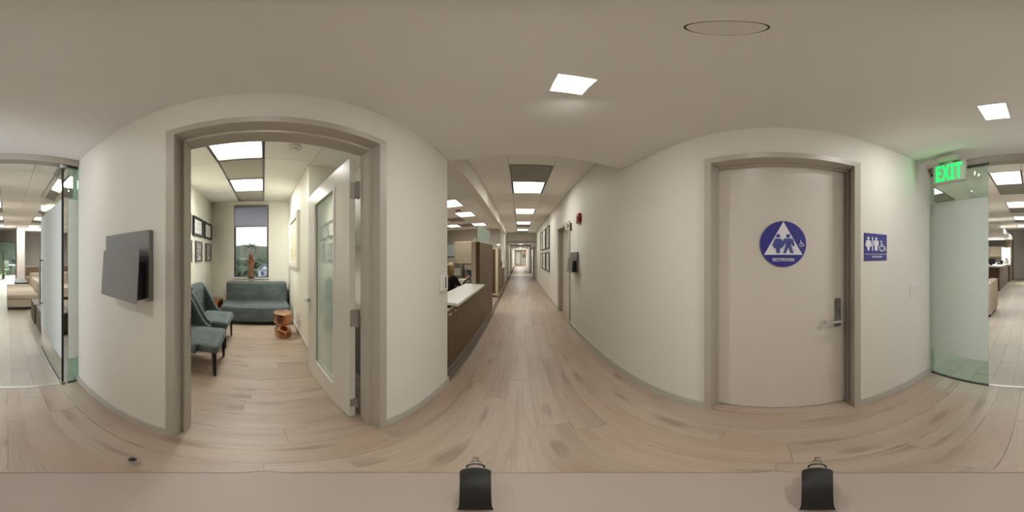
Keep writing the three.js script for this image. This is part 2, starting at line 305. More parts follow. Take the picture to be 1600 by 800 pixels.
structure('ceiling', tb(-0.95, 1.12, 2.4, 2.5, 10.15, FAR_END), ceilingPaint, 'low plaster ceiling of the far corridor', 'ceiling');

// ------------------------------------------------------------------ tiled ceilings: one mesh a tile
function tiledCeiling(label, y, as, ss, side, skip = []) {
  const c = thing('ceiling', label, 'ceiling', { kind: 'structure', side });
  part('plenum', tb(as[0], as[as.length - 1], y + 0.035, y + 0.14, ss[0], ss[ss.length - 1]), plenum, c);
  for (let i = 0; i + 1 < as.length; i++) for (let j = 0; j + 1 < ss.length; j++) {
    const am = (as[i] + as[i + 1]) / 2, sm = (ss[j] + ss[j + 1]) / 2;
    if (skip.some((q) => am > q[0] && am < q[1] && sm > q[2] && sm < q[3])) continue;
    part('ceiling_tile', tb(as[i] + 0.003, as[i + 1] - 0.003, y, y + 0.02, ss[j] + 0.003, ss[j + 1] - 0.003), acoustic, c);
  }
  return c;
}
const steps = (a, b, d) => { const r = [a]; while (r[r.length - 1] + d < b - 0.05) r.push(r[r.length - 1] + d); r.push(b); return r; };
function troffer(label, group, a0, a1, s0, s1, y, side, along, luminance, color = NEUTRAL) {
  const t = thing('ceiling_light', label, 'ceiling light', { side, group });
  const e = 0.03, k = 0.022;
  const slots = along === 's' ? [tb(a0 + 0.006, a0 + e, y - 0.003, y + 0.03, s0 + 0.006, s1 - 0.006), tb(a1 - e, a1 - 0.006, y - 0.003, y + 0.03, s0 + 0.006, s1 - 0.006)] : [tb(a0 + 0.006, a1 - 0.006, y - 0.003, y + 0.03, s0 + 0.006, s0 + e), tb(a0 + 0.006, a1 - 0.006, y - 0.003, y + 0.03, s1 - e, s1 - 0.006)];
  for (const g of slots) part('air_slot', g, black, t);
  const A0 = along === 's' ? a0 + e : a0 + k, A1 = along === 's' ? a1 - e : a1 - k, S0 = along === 's' ? s0 + k : s0 + e, S1 = along === 's' ? s1 - k : s1 - e;
  const rim = along === 's' ? [tb(A0, A1, y - 0.002, y + 0.03, s0 + 0.006, S0), tb(A0, A1, y - 0.002, y + 0.03, S1, s1 - 0.006)] : [tb(a0 + 0.006, A0, y - 0.002, y + 0.03, S0, S1), tb(A1, a1 - 0.006, y - 0.002, y + 0.03, S0, S1)];
  for (const g of rim) part('rim', g, white, t);
  part('lens', tb(A0, A1, y + 0.012, y + 0.03, S0, S1), lensGlow, t);
  for (const f of [0.36, 0.64]) part('lamp_rib', along === 's' ? tb(A0, A1, y + 0.002, y + 0.012, lerp(S0, S1, f) - 0.012, lerp(S0, S1, f) + 0.012) : tb(lerp(A0, A1, f) - 0.012, lerp(A0, A1, f) + 0.012, y + 0.002, y + 0.012, S0, S1), panelGlow, t);
  panelLight('ceiling_lamp', A0 + 0.02, A1 - 0.02, S0 + 0.02, S1 - 0.02, y - 0.012, side, color, luminance);
}
function vent(label, a0, a1, s0, s1, y, side = 0, face = M('#ffffff', 0.7, 0, { map: grilleTex })) {
  const t = thing('ceiling_vent', label, 'air vent', { side });
  part('grille', tb(a0 + 0.03, a1 - 0.03, y + 0.002, y + 0.02, s0 + 0.03, s1 - 0.03), face, t);
  part('rim', [tb(a0 + 0.006, a0 + 0.03, y - 0.002, y + 0.02, s0 + 0.006, s1 - 0.006), tb(a1 - 0.03, a1 - 0.006, y - 0.002, y + 0.02, s0 + 0.006, s1 - 0.006), tb(a0 + 0.03, a1 - 0.03, y - 0.002, y + 0.02, s0 + 0.006, s0 + 0.03), tb(a0 + 0.03, a1 - 0.03, y - 0.002, y + 0.02, s1 - 0.03, s1 - 0.006)], greyMetal, t);
}
{ // corridor
  const as = [LEFT - 0.02, -0.145, 0.47, RIGHT + 0.02], ss = [1.385, ...steps(1.59, 10.05, 0.613)], row = (k) => ss[k + 2];
  const lit = [1, 4, 7, 10], words = ['nearest corridor ceiling light, just past the dark grille', 'second corridor ceiling light from the low plaster ceiling', 'third corridor ceiling light from the low plaster ceiling', 'farthest corridor ceiling light before the bulkhead'];
  const skip = [[as[1], as[2], row(0), row(1)]];
  vent('dark perforated grille before the nearest corridor ceiling light', as[1], as[2], row(0), row(1), HIGH);
  lit.forEach((k, i) => { troffer(words[i], 'corridor ceiling lights', as[1], as[2], row(k), row(k + 1), HIGH, 0, 's', POWER.corridor); skip.push([as[1], as[2], row(k), row(k + 1)]); });
  for (const [k, w] of [[8, 'small dark grille behind the third corridor ceiling light'], [11, 'small dark grille behind the farthest corridor ceiling light']]) { vent(w, as[1], as[2], row(k), row(k + 1), HIGH); skip.push([as[1], as[2], row(k), row(k + 1)]); }
  tiledCeiling('white tiled ceiling of the long corridor', HIGH, as, ss, 0, skip);
}
{ // reception
  const as = [-4.6, -3.9, -3.28, -2.67, -2.06, -1.45, -0.81], ss = [1.385, ...steps(1.69, 8.1, 0.613)], row = (s) => { let b = 0; ss.forEach((x, i) => { if (Math.abs(x - s) < Math.abs(ss[b] - s)) b = i; }); return b; };
  const skip = [];
  for (const [a0, a1, s, w] of [[-2.06, -1.45, 3.53, 'largest reception ceiling light beside the near wall end'], [-2.06, -1.45, 4.76, 'middle reception ceiling light behind the red alarm'], [-2.06, -1.45, 6.6, 'reception ceiling light right above the glass screen'], [-3.28, -2.67, 6.6, 'far left reception ceiling light above the grey wall']]) {
    const k = row(s); troffer(w, 'reception ceiling lights', a0, a1, ss[k], ss[k + 1], HIGH, 0, 's', POWER.reception); skip.push([a0, a1, ss[k], ss[k + 1]]);
  }
  for (const [s, w] of [[5.37, 'left dark ceiling grille in reception'], [6.6, 'right dark ceiling grille between the far reception lights']]) { const k = row(s); vent(w, -2.67, -2.06, ss[k], ss[k + 1], HIGH); skip.push([-2.67, -2.06, ss[k], ss[k + 1]]); }
  tiledCeiling('white tiled ceiling of the reception area', HIGH, as, ss, 0, skip);
}
{ // lobby, once for each end of the unrolled hall
  const ss = [...steps(-10.1, -1.44, 0.613)], near = (s) => { let b = 0; ss.forEach((x, i) => { if (Math.abs(x - s) < Math.abs(ss[b] - s)) b = i; }); return b; };
  const rowsAt = [-3.38, -5.22, -7.06, -8.9];
  const do1 = (side, as, cols, words) => {
    const skip = []; let w = 0;
    for (const [a0, a1, rows] of cols) for (const s of rowsAt.slice(0, rows)) { const k = near(s); troffer(words[w++], 'lobby ceiling lights', a0, a1, ss[k], ss[k + 1], LOBBY, side, 's', s < -8 ? POWER.lobbyEnd : s < -6 ? POWER.lobbyFar : POWER.lobby); skip.push([a0, a1, ss[k], ss[k + 1]]); if (s > -7.5) { vent('grey grille behind ' + words[w - 1], a0, a1, ss[k - 1], ss[k], LOBBY, side); skip.push([a0, a1, ss[k - 1], ss[k]]); } }
    tiledCeiling(side < 0 ? 'tiled lobby ceiling at the left edge' : 'tiled lobby ceiling at the right edge', LOBBY, as, ss, side, skip);
  };
  do1(-1, [-3.6, -2.9, -2.3, -1.69, -1.08, -0.435, 0.17, 0.76, 1.35], [[-1.69, -1.08, 4], [0.17, 0.76, 4]], ['lobby light nearest the open glass door leaf', 'second lobby light seen through the glass leaf', 'third lobby light left of the frosted leaf', 'fourth lobby light left of the frosted leaf', 'lobby light cut by the left edge, first', 'lobby light cut by the left edge, second', 'lobby light cut by the left edge, third', 'lobby light cut by the left edge, fourth']);
  do1(1, [-1.0, -0.435, 0.17, 0.76, 1.37, 1.98, 2.6, 3.6], [[0.17, 0.76, 4], [1.98, 2.6, 2]], ['largest lobby light right of the exit sign', 'second lobby light right of the exit sign', 'third lobby light right of the exit sign', 'farthest small lobby light right of the exit sign', 'lobby light seen over the frosted panel, first', 'lobby light seen over the frosted panel, second']);
}
{ // office
  const as = [-3.93, -3.27, -2.68, -2.02, -1.40, -0.775], ss = [-1.29, -0.60, 0.01, 0.62];
  const skip = [];
  const lamp = (a0, a1, w, power) => { troffer(w, 'office ceiling lights', a0, a1, ss[1], ss[2], OFFICE, 0, 'a', power); skip.push([a0, a1, ss[1], ss[2]]); };
  lamp(as[3], as[4], 'large office ceiling light just inside the doorway', POWER.office); lamp(as[1], as[2], 'smaller office ceiling light in front of the window', POWER.officeFar);
  vent('grey office ceiling panel between the two lights', as[2], as[3], ss[1], ss[2], OFFICE, 0, M('#b8b1a6', 0.6)); skip.push([as[2], as[3], ss[1], ss[2]]);
  vent('grey office ceiling panel next to the window', as[0], as[1], ss[1], ss[2], OFFICE, 0, M('#b8b1a6', 0.6)); skip.push([as[0], as[1], ss[1], ss[2]]);
  tiledCeiling('white tiled ceiling of the small office', OFFICE, as, ss, 0, skip);
  tiledCeiling('white ceiling tiles behind the open office door', OFFICE, [-2.12, -1.40, -0.775], [0.62, 1.25], 0);
}
// ------------------------------------------------------------------ office shell
const OB = -3.92, OL = -1.29, OR = 0.60, WIN = [-0.725, 0.117, 0.92, 2.74];
structure('wall_office_back', [tb(OB, OB - 0.18, 0, 3.0, OL - 0.1, WIN[0]), tb(OB, OB - 0.18, 0, 3.0, WIN[1], OR + 0.9), tb(OB, OB - 0.18, 0, WIN[2], WIN[0], WIN[1]), tb(OB, OB - 0.18, WIN[3], 3.0, WIN[0], WIN[1])], officeWall, 'cream rear wall of the office with the window', 'wall');
structure('wall_office_left', tb(-0.775, OB - 0.1, 0, 3.0, OL - 0.12, OL), officeWall, 'cream left wall of the office with framed papers', 'wall');
structure('wall_office_right', [tb(-2.105, OB - 0.1, 0, 3.0, OR, 1.32)], officeWall, 'cream right wall of the office with the pale artwork', 'wall');
{
  const w = thing('window_1', 'tall narrow office window with half-drawn shade', 'window', { kind: 'structure' });
  part('frame', [tb(OB - 0.05, OB - 0.12, WIN[2], WIN[3], WIN[0], WIN[0] + 0.035), tb(OB - 0.05, OB - 0.12, WIN[2], WIN[3], WIN[1] - 0.035, WIN[1]), tb(OB - 0.05, OB - 0.12, WIN[2], WIN[2] + 0.03, WIN[0], WIN[1]), tb(OB - 0.05, OB - 0.12, WIN[3] - 0.03, WIN[3], WIN[0], WIN[1])], darkGrey, w);
  part('pane', tb(OB - 0.08, OB - 0.086, WIN[2] + 0.03, WIN[3] - 0.03, WIN[0] + 0.035, WIN[1] - 0.035), windowGlass, w);
  part('sill', rt(OB + 0.02, OB - 0.05, WIN[2] - 0.01, WIN[2] + 0.012, WIN[0] - 0.01, WIN[1] + 0.01, 0.004), white, w);
  const s = thing('roller_shade', 'grey-blue roller shade drawn over the top of the office window', 'window shade');
  part('cassette', rt(OB + 0.01, OB - 0.045, WIN[3] - 0.075, WIN[3] - 0.002, WIN[0] + 0.002, WIN[1] - 0.002, 0.006), greyMetal, s);
  part('fabric', tb(OB - 0.014, OB - 0.018, 2.19, WIN[3] - 0.06, WIN[0] + 0.02, WIN[1] - 0.02), shadeFabric, s);
  part('hem_bar', rt(OB - 0.008, OB - 0.024, 2.17, 2.195, WIN[0] + 0.02, WIN[1] - 0.02, 0.004), silver, s);
}
// baseboards
const BH = 0.1, BT = 0.014;
structure('baseboard_left', [tb(LEFT + BT, LEFT, 0, BH, -1.40, officeDoor[0]), tb(LEFT + BT, LEFT, 0, BH, officeDoor[1], 1.348), tb(LEFT + BT, -0.775, 0, BH, 1.335, 1.348)], base, 'pale grey baseboard along the left hall wall', 'baseboard');
{
  const g = []; let s = -1.38;
  for (const [d0, d1] of rightDoors) { g.push(tb(RIGHT - BT, RIGHT, 0, BH, s, d0)); s = d1; } g.push(tb(RIGHT - BT, RIGHT, 0, BH, s, FAR_END));
  structure('baseboard_right', g, base, 'pale grey baseboard along the right hall wall', 'baseboard');
}
structure('baseboard_office', [tb(OB, -0.8, 0, BH, OL, OL + BT), tb(OB, OB + BT, 0, BH, OL, OR), tb(OB, -2.105, 0, BH, OR - BT, OR), tb(-2.105, -2.105 + BT, 0, BH, OR - BT, 1.3)], base, 'pale baseboard around the office walls', 'baseboard');
structure('baseboard_far_left', tb(-0.80 + BT, -0.80, 0, BH, 8.1, FAR_END), base, 'baseboard of the far left corridor wall', 'baseboard');

// ------------------------------------------------------------------ doors
{ // office door, standing open at a right angle
  const d = thing('door_1', 'white office door with a frosted glass pane standing open', 'door', { kind: 'structure' });
  const [s0, s1] = officeDoor, F = LEFT + 0.015, Bk = -0.795, w = 0.046, top = 2.18;
  const fr = part('frame', [tb(F, Bk, 0, top, s0, s0 + w), tb(F, Bk, 0, top, s1 - w, s1), tb(F, Bk, top - w, top, s0 + w, s1 - w)], frameMetal, d, { label: 'grey metal door frame' });
  part('door_stop', [tb(-0.69, -0.745, 0, top - w, s0 + w, s0 + w + 0.016), tb(-0.69, -0.745, 0, top - w, s1 - w - 0.016, s1 - w), tb(-0.69, -0.745, top - w - 0.016, top - w, s0 + w, s1 - w)], frameMetal, fr);
  part('strike_plate', tb(-0.752, -0.79, 0.99, 1.11, s0 + w, s0 + w + 0.003), steel, fr);
  const H0 = 0.482, H1 = 0.522, A0 = -0.83, A1 = -1.715, g0 = [-1.035, -1.485], gy = [0.29, 1.975];
  const leaf = part('leaf', [tb(A0, g0[0], 0.008, 2.115, H0, H1), tb(g0[1], A1, 0.008, 2.115, H0, H1), tb(g0[0], g0[1], 0.008, gy[0], H0, H1), tb(g0[0], g0[1], gy[1], 2.115, H0, H1)], doorWhite, d);
  part('glass_pane', tb(g0[0], g0[1], gy[0], gy[1], H0 + 0.017, H0 + 0.023), greenFrost, leaf, { label: 'pale green frosted glass' });
  const b = 0.018;
  part('glazing_bead', [tb(g0[0] + 0.004, g0[0] - b, gy[0], gy[1], H0 - 0.007, H0 + 0.012), tb(g0[1] + b, g0[1] - 0.004, gy[0], gy[1], H0 - 0.007, H0 + 0.012), tb(g0[0] + 0.004, g0[1] - 0.004, gy[0] - 0.004, gy[0] + b, H0 - 0.007, H0 + 0.012), tb(g0[0] + 0.004, g0[1] - 0.004, gy[1] - b, gy[1] + 0.004, H0 - 0.007, H0 + 0.012)], doorWhite, leaf);
  part('door_handle', [rod([-1.66, 0.99, -H0], [-1.66, 0.99, -H0 + 0.05], 0.011), rod([-1.665, 0.99, -H0 + 0.05], [-1.56, 0.99, -H0 + 0.05], 0.0095), new THREE.CylinderGeometry(0.028, 0.028, 0.008, 24).rotateX(Math.PI / 2).translate(-1.66, 0.99, -H0 + 0.004), rod([-1.66, 0.99, -H1], [-1.66, 0.99, -H1 - 0.05], 0.011), rod([-1.665, 0.99, -H1 - 0.05], [-1.56, 0.99, -H1 - 0.05], 0.0095)], steel, leaf, { label: 'chrome lever handle' });
  part('latch_plate', tb(A1 + 0.001, A1 - 0.003, 0.9, 1.14, H0 + 0.008, H1 - 0.008), steel, leaf);
  for (const y of [1.875, 1.07, 0.24]) {
    const h = part('hinge', [tb(A0 + 0.003, A0, y - 0.058, y + 0.058, H0 + 0.003, H1), tb(-0.80, A0 + 0.002, y - 0.058, y + 0.058, 0.5335, 0.537), tb(-0.83, -0.797, y - 0.058, y + 0.058, 0.517, 0.522)], hingeSteel, d, { label: 'steel butt hinge' });
    part('knuckle', cyl(0.0075, 0.0075, y - 0.06, y + 0.06, -0.812, -0.532, 12), steel, h);
    part('screw', [[0.035, 0], [-0.035, 0], [0, 0.012]].map(([dy, dz]) => new THREE.CylinderGeometry(0.004, 0.004, 0.002, 10).rotateZ(Math.PI / 2).translate(A0 + 0.004, y + dy, -0.5 + dz)), silver, h);
  }
}
function recessedDoor(name, label, s0, s1, { leafMat = doorPaint, handle = true, plane = RIGHT, dir = 1 } = {}) {
  const d = thing(name, label, 'door', { kind: 'structure', side: 0 }), F = plane - 0.016 * dir, w = 0.046, top = 2.18, L0 = plane + 0.1 * dir;
  const fr = part('frame', [tb(F, L0 + 0.045 * dir, 0, top, s0, s0 + w), tb(F, L0 + 0.045 * dir, 0, top, s1 - w, s1), tb(F, L0 + 0.045 * dir, top - w, top, s0 + w, s1 - w)], frameMetal, d, { label: 'grey metal door frame' });
  part('door_stop', [tb(L0 - 0.035 * dir, L0 - 0.003 * dir, 0, top - w, s0 + w, s0 + w + 0.014), tb(L0 - 0.035 * dir, L0 - 0.003 * dir, 0, top - w, s1 - w - 0.014, s1 - w), tb(L0 - 0.035 * dir, L0 - 0.003 * dir, top - w - 0.012, top - w, s0 + w, s1 - w)], frameMetal, fr);
  const leaf = part('leaf', tb(L0, L0 + 0.042 * dir, 0.008, top - w - 0.003, s0 + w + 0.003, s1 - w - 0.003), leafMat, d);
  part('gap_shade', tb(L0 + 0.01 * dir, L0 + 0.04 * dir, 0, 0.009, s0 + w, s1 - w), black, leaf);  // black strip standing for the shade under the leaf
  part('light_blocker', [tb(plane + 0.15 * dir, plane + 0.2 * dir, -0.2, 2.4, s0 - 0.1, s1 + 0.1), tb(plane - 0.01 * dir, plane + 0.2 * dir, -0.2, -0.016, s0 - 0.1, s1 + 0.1)], black, d);  // added black slabs behind the door that block sky light
  return { d, leaf, L0 };
}
{ // restroom door with its lock
  const { d, leaf, L0 } = recessedDoor('door_2', 'closed pale restroom door in a grey metal frame', restroomDoor[0], restroomDoor[1]);
  const lock = part('lock_plate', rt(L0 - 0.008, L0, 0.925, 1.152, -0.457, -0.411, 0.004), greyMetal, leaf, { label: 'brushed steel lock plate' });
  part('cylinder', [new THREE.CylinderGeometry(0.016, 0.016, 0.012, 24).rotateZ(Math.PI / 2).translate(L0 - 0.012, 1.1, 0.436)], silver, lock);
  part('keyhole', bx(L0 - 0.0195, L0 - 0.018, 1.092, 1.102, 0.4345, 0.4375), black, lock);
  part('lever', [rod([L0, 0.985, 0.434], [L0 - 0.055, 0.985, 0.434], 0.0115), new THREE.CylinderGeometry(0.023, 0.023, 0.012, 20).rotateZ(Math.PI / 2).translate(L0 - 0.012, 0.985, 0.434), rb(L0 - 0.066, L0 - 0.05, 0.976, 0.997, 0.325, 0.45, 0.006), rb(L0 - 0.064, L0 - 0.02, 0.977, 0.996, 0.322, 0.338, 0.005)], silver, lock, { label: 'flat steel lever handle' });
}
recessedDoor('door_3', 'pale door beside the number seven flag sign', 3.07, 4.09, { leafMat: doorPaint });
recessedDoor('door_4', 'brown wooden door in the far right corridor wall', 11.0, 12.0, { leafMat: M('#7d6450', 0.5, 0, { map: walnutTex }) });
recessedDoor('door_5', 'second far door on the right corridor wall', 15.0, 16.0);
recessedDoor('door_6', 'farthest door on the right corridor wall', 19, 20);
for (const [k, s, l] of [[7, 11.5, 'first grey door on the far left corridor wall'], [8, 15, 'second grey door on the far left corridor wall']]) {
  const d = thing('door_' + k, l, 'door', { kind: 'structure' });
  part('frame', [tb(-0.785, -0.81, 0, 2.15, s, s + 0.06), tb(-0.785, -0.81, 0, 2.15, s + 0.94, s + 1.0), tb(-0.785, -0.81, 2.09, 2.15, s + 0.06, s + 0.94)], frameMetal, d);
  const l2 = part('leaf', tb(-0.793, -0.81, 0.01, 2.09, s + 0.06, s + 0.94), doorPaint, d); part('door_handle', rt(-0.74, -0.793, 0.98, 1.0, s + 0.12, s + 0.24, 0.005), silver, l2);
}
{
  const d = thing('door_9', 'end door of the corridor with a bright glass panel', 'door', { kind: 'structure' });
  const s = FAR_END;
  part('frame', [tb(-0.92 + 0.1, -0.86 + 0.12, 0, 2.25, s - 0.02, s), tb(0.27, 0.33, 0, 2.25, s - 0.02, s), tb(-0.74, 0.27, 2.17, 2.25, s - 0.02, s)], frameMetal, d);
  const l = part('leaf', tb(-0.74, 0.27, 0.01, 2.17, s - 0.012, s), frameMetal, d);
  part('glass_panel', tb(-0.5, 0.06, 0.35, 2.05, s - 0.018, s - 0.01), M('#eef3f2', 0.3), l, { label: 'white frosted glass panel' });
}
// ------------------------------------------------------------------ lobby glass front
function glassLeaf(name, label, a0, a1, s0, s1, side, handle) {
  const g = thing(name, label, 'glass door', { side });
  const flat = Math.abs(a1 - a0) > Math.abs(s1 - s0), T = 0.006;
  const slab = (y0, y1, t, e = 0) => flat ? tb(a0 + e, a1 - e, y0, y1, s0 - t, s0 + t) : tb(a0 - t, a0 + t, y0, y1, s0, s1);
  const p = part('glass_pane', slab(0.02, 2.36, T), clearGlass, g, { label: 'clear glass sheet' });
  part('frosted_film', flat ? tb(Math.min(a0, a1) + 0.002, Math.max(a0, a1) - 0.002, 0.38, 2.0, s0 + T + 0.001, s0 + T + 0.003) : tb(a0 + T + 0.001, a0 + T + 0.003, 0.38, 2.0, Math.min(s0, s1) + 0.002, Math.max(s0, s1) - 0.002), frosted, p, { label: 'frosted band across the glass' });
  part('bottom_rail', slab(0.0, 0.02, 0.009), darkGrey, g); part('top_rail', slab(2.36, 2.375, 0.009), black, g);
  if (handle) part('pull_handle', [0.055, -0.055].flatMap((o) => [rod([a0 + o, 0.78, -s1 - 0.13], [a0 + o, 1.42, -s1 - 0.13], 0.013), rod([a0, 0.80, -s1 - 0.13], [a0 + o, 0.80, -s1 - 0.13], 0.01), rod([a0, 1.40, -s1 - 0.13], [a0 + o, 1.40, -s1 - 0.13], 0.01)]), steel, g, { label: 'long steel pull handle' });
  return g;
}
const GL = -1.385;
glassLeaf('frosted_screen', 'frosted glass panel below the green exit sign', RIGHT, 0.374, GL, GL, 1);
{ const g = glassLeaf('glass_door', 'open frosted glass door leaf at the lobby entrance', -0.488, -0.488, GL - 0.01, -2.31, -1, true);
  part('pivot', [tb(-0.47, -0.506, 0, 0.035, GL - 0.04, GL + 0.02), tb(-0.455, -0.52, 2.33, 2.37, GL - 0.2, GL + 0.02)], steel, g); part('edge_seal', tb(-0.478, -0.498, 0.02, 2.36, GL - 0.012, GL - 0.004), black, g); }
glassLeaf('glass_sidelight', 'narrow glass sidelight against the left hall wall', LEFT, -0.535, GL, GL, -1);
structure('trim_4', tb(LEFT, 0.985, 2.375, 2.5, GL - 0.05, GL + 0.03), railMetal, 'grey header rail over the lobby entrance at left', 'header rail', { side: -1 });
structure('trim_5', tb(-0.635, RIGHT, 2.375, 2.5, GL - 0.05, GL + 0.03), railMetal, 'grey header rail over the lobby entrance at right', 'header rail', { side: 1 });
for (const [side, a0, a1, w] of [[-1, -3.6, 1.35, 'left'], [1, -1.0, 3.6, 'right']]) {
  structure('wall_lobby_front', [tb(a0, a1, 2.45, 3.2, GL - 0.06, GL - 0.01), side < 0 ? tb(a0, LEFT - 0.06, 0, 3.2, GL - 0.16, GL - 0.06) : tb(1.05, a1, 0, 3.2, GL - 0.16, GL - 0.06)], lobbyWall, `plaster above the glass entrance at the ${w} edge`, 'wall', { side });
  structure('wall_lobby_far', side < 0 ? [tb(a0, -0.5, 0, 3.2, -10.25, -10.1), tb(-0.5, 0.62, 2.34, 3.2, -10.25, -10.1), tb(0.62, a1, 0, 3.2, -10.25, -10.1)] : tb(a0, a1, 0, 3.2, -10.25, -10.1), lobbyWall, `pale far wall of the lobby at the ${w} edge`, 'wall', { side });
  structure('unseen_lobby_side_wall', [tb(a0 - 0.1, a0, 0, 3.2, -10.2, -1.4)], lobbyWall, `unseen pale wall closing the lobby side, ${w} end`, 'wall', { side });  // unseen side walls placed to close the lobby against sky light
  structure('unseen_lobby_side_wall', [tb(a1, a1 + 0.1, 0, 3.2, -10.2, -1.4)], lobbyWall, `second unseen pale wall closing the lobby side, ${w} end`, 'wall', { side });
  const f = thing('floor', `cream stone plank tiles of the lobby at the ${w} edge`, 'floor', { kind: 'structure', side });
  part('grout_bed', tb(a0, a1, -0.05, -0.004, -10.15, -1.41), grout, f);
  const rest2 = [], lo = side < 0 ? -1.0 : -0.235, hi = side < 0 ? 0.37 : 1.17;
  for (let k = -20; k < 22; k++) {
    const c0 = -0.035 + k * 0.2, c1 = c0 + 0.2; if (c0 < a0 || c1 > a1) continue;
    let s = -1.41 + 0.8 * ((k * 7 % 5 + 5) % 5) / 5;
    while (s > -10.1) {
      const e0 = Math.min(s, -1.41), e1 = Math.max(s - 0.8, -10.12), g = tb(c0 + 0.0012, c1 - 0.0012, -0.02, 0, e1 + 0.0012, e0 - 0.0012); s -= 0.8;
      if (e0 - e1 < 0.02) continue;
      if (c0 >= lo - 0.01 && c1 <= hi + 0.01 && e1 > -8) part('floor_tile', g, stoneTones[Math.floor(rnd() * 3)], f); else rest2.push(g);
    }
  }
  part('outer_tiles', rest2, stoneTones[1], f, { kind: 'stuff' });
}
structure('trim_6', tb(-0.5, 1.0, -0.004, 0.004, GL - 0.03, GL - 0.0), silver, 'thin metal threshold at the lobby entrance, left edge', 'threshold', { side: -1 });
structure('trim_7', tb(-0.6, 0.374, -0.004, 0.004, GL - 0.03, GL - 0.0), silver, 'thin metal threshold at the lobby entrance, right edge', 'threshold', { side: 1 });

// ------------------------------------------------------------------ HALL: lamps and fittings
for (const [a0, a1, s0, s1, side, share, l] of [[0.113, 0.24, 0.467, 0.602, 0, 1.2, 'square recessed ceiling light over the hall floor'], [0.115, 0.245, -0.86, -0.712, 1, 0.8, 'square recessed ceiling light near the exit sign'], [0.115, 0.245, -0.86, -0.712, -1, 0.3, 'repeat of the exit sign ceiling light, out of view, lighting the left wall']]) {  // last entry repeats the exit sign lamp out of view, lighting the left wall
  const t = thing('downlight', l, 'ceiling light', { side, group: 'square hall downlights' });
  part('trim_ring', [tb(a0 - 0.012, a0, LOW - 0.006, LOW + 0.01, s0 - 0.012, s1 + 0.012), tb(a1, a1 + 0.012, LOW - 0.006, LOW + 0.01, s0 - 0.012, s1 + 0.012), tb(a0, a1, LOW - 0.006, LOW + 0.01, s0 - 0.012, s0), tb(a0, a1, LOW - 0.006, LOW + 0.01, s1, s1 + 0.012)], ceilingPaint, t);
  part('lamp_lens', tb(a0, a1, LOW - 0.003, LOW + 0.008, s0, s1), downGlow, t);
  panelLight('downlight_lamp', a0 + 0.005, a1 - 0.005, s0 + 0.005, s1 - 0.005, LOW - 0.012, side, WARM, POWER.hall * share);
}
['leftmost', 'middle', 'rightmost'].forEach((w, i) => {     // added fill lamps above the frame, to light the hall walls evenly
  const t = thing('downlight', `${w} added square fill light over the viewer, out of view`, 'ceiling light', { laid: true, group: 'square hall downlights' }), x = (i - 1) * 3.0, z = -0.85, y = 2.9195;
  part('trim_ring', [bx(x - 0.14, x - 0.12, y - 0.008, y + 0.01, z - 0.14, z + 0.14), bx(x + 0.12, x + 0.14, y - 0.008, y + 0.01, z - 0.14, z + 0.14), bx(x - 0.12, x + 0.12, y - 0.008, y + 0.01, z - 0.14, z - 0.12), bx(x - 0.12, x + 0.12, y - 0.008, y + 0.01, z + 0.12, z + 0.14)], ceilingPaint, t);
  part('lamp_lens', bx(x - 0.12, x + 0.12, y - 0.004, y + 0.008, z - 0.12, z + 0.12), downGlow, t);
  lampQueue.push({ name: 'downlight_lamp', laid: [x, y - 0.012, z, 0.22, 0.22], color: WARM, luminance: POWER.over });
});
{
  const t = thing('sprinkler_cover', 'round flat cover plate in the plaster ceiling', 'cover plate', { at: [0.165, LOW, 0.051] });
  part('plate', cyl(0.0425, 0.0425, -0.008, 0.002, 0, 0, 64), M('#ebe7e2', 0.5), t); part('painted_shadow_gap', new THREE.RingGeometry(0.0428, 0.0455, 64).rotateX(Math.PI / 2).translate(0, -0.0012, 0), darkGrey, t);  // flat dark ring painted as the shaded gap round the plate
}
const font = await new FontLoader().loadAsync('fonts/droid/droid_sans_bold.typeface.json');
function text(str, size, depth = 0.002, squeeze = 1) { const g = new TextGeometry(str, { font, size, depth, curveSegments: 5 }); g.computeBoundingBox(); const b = g.boundingBox; g.translate(-(b.min.x + b.max.x) / 2, -(b.min.y + b.max.y) / 2, 0); return g.scale(squeeze, 1, 1); }
const TO_HALL_R = -Math.PI / 2, TO_HALL_L = Math.PI / 2;      // a thing on the right wall faces left, and the reverse
function figure(woman, k) {                          // the little standing pictogram, one unit high
  const head = new THREE.CircleGeometry(0.1, 20).translate(0, 0.88, 0), e = { depth: 0.002 / k, bevelEnabled: false };
  const body = woman
    ? poly([[-0.13, 0.74], [0.13, 0.74], [0.19, 0.68], [0.3, 0.38], [0.22, 0.34], [0.13, 0.58], [0.24, 0.26], [0.1, 0.26], [0.08, 0], [-0.08, 0], [-0.1, 0.26], [-0.24, 0.26], [-0.13, 0.58], [-0.22, 0.34], [-0.3, 0.38], [-0.19, 0.68]])
    : poly([[-0.2, 0.75], [0.2, 0.75], [0.25, 0.7], [0.33, 0.38], [0.24, 0.35], [0.14, 0.56], [0.13, 0.42], [0.27, 0], [0.12, 0], [0, 0.32], [-0.12, 0], [-0.27, 0], [-0.13, 0.42], [-0.14, 0.56], [-0.24, 0.35], [-0.33, 0.38], [-0.25, 0.7]]);
  return [new THREE.ExtrudeGeometry(body, e), new THREE.CylinderGeometry(0.1, 0.1, 0.002 / k, 20).rotateX(Math.PI / 2).translate(0, 0.88, 0.001 / k)].map((g) => g.scale(k, k, k));
}
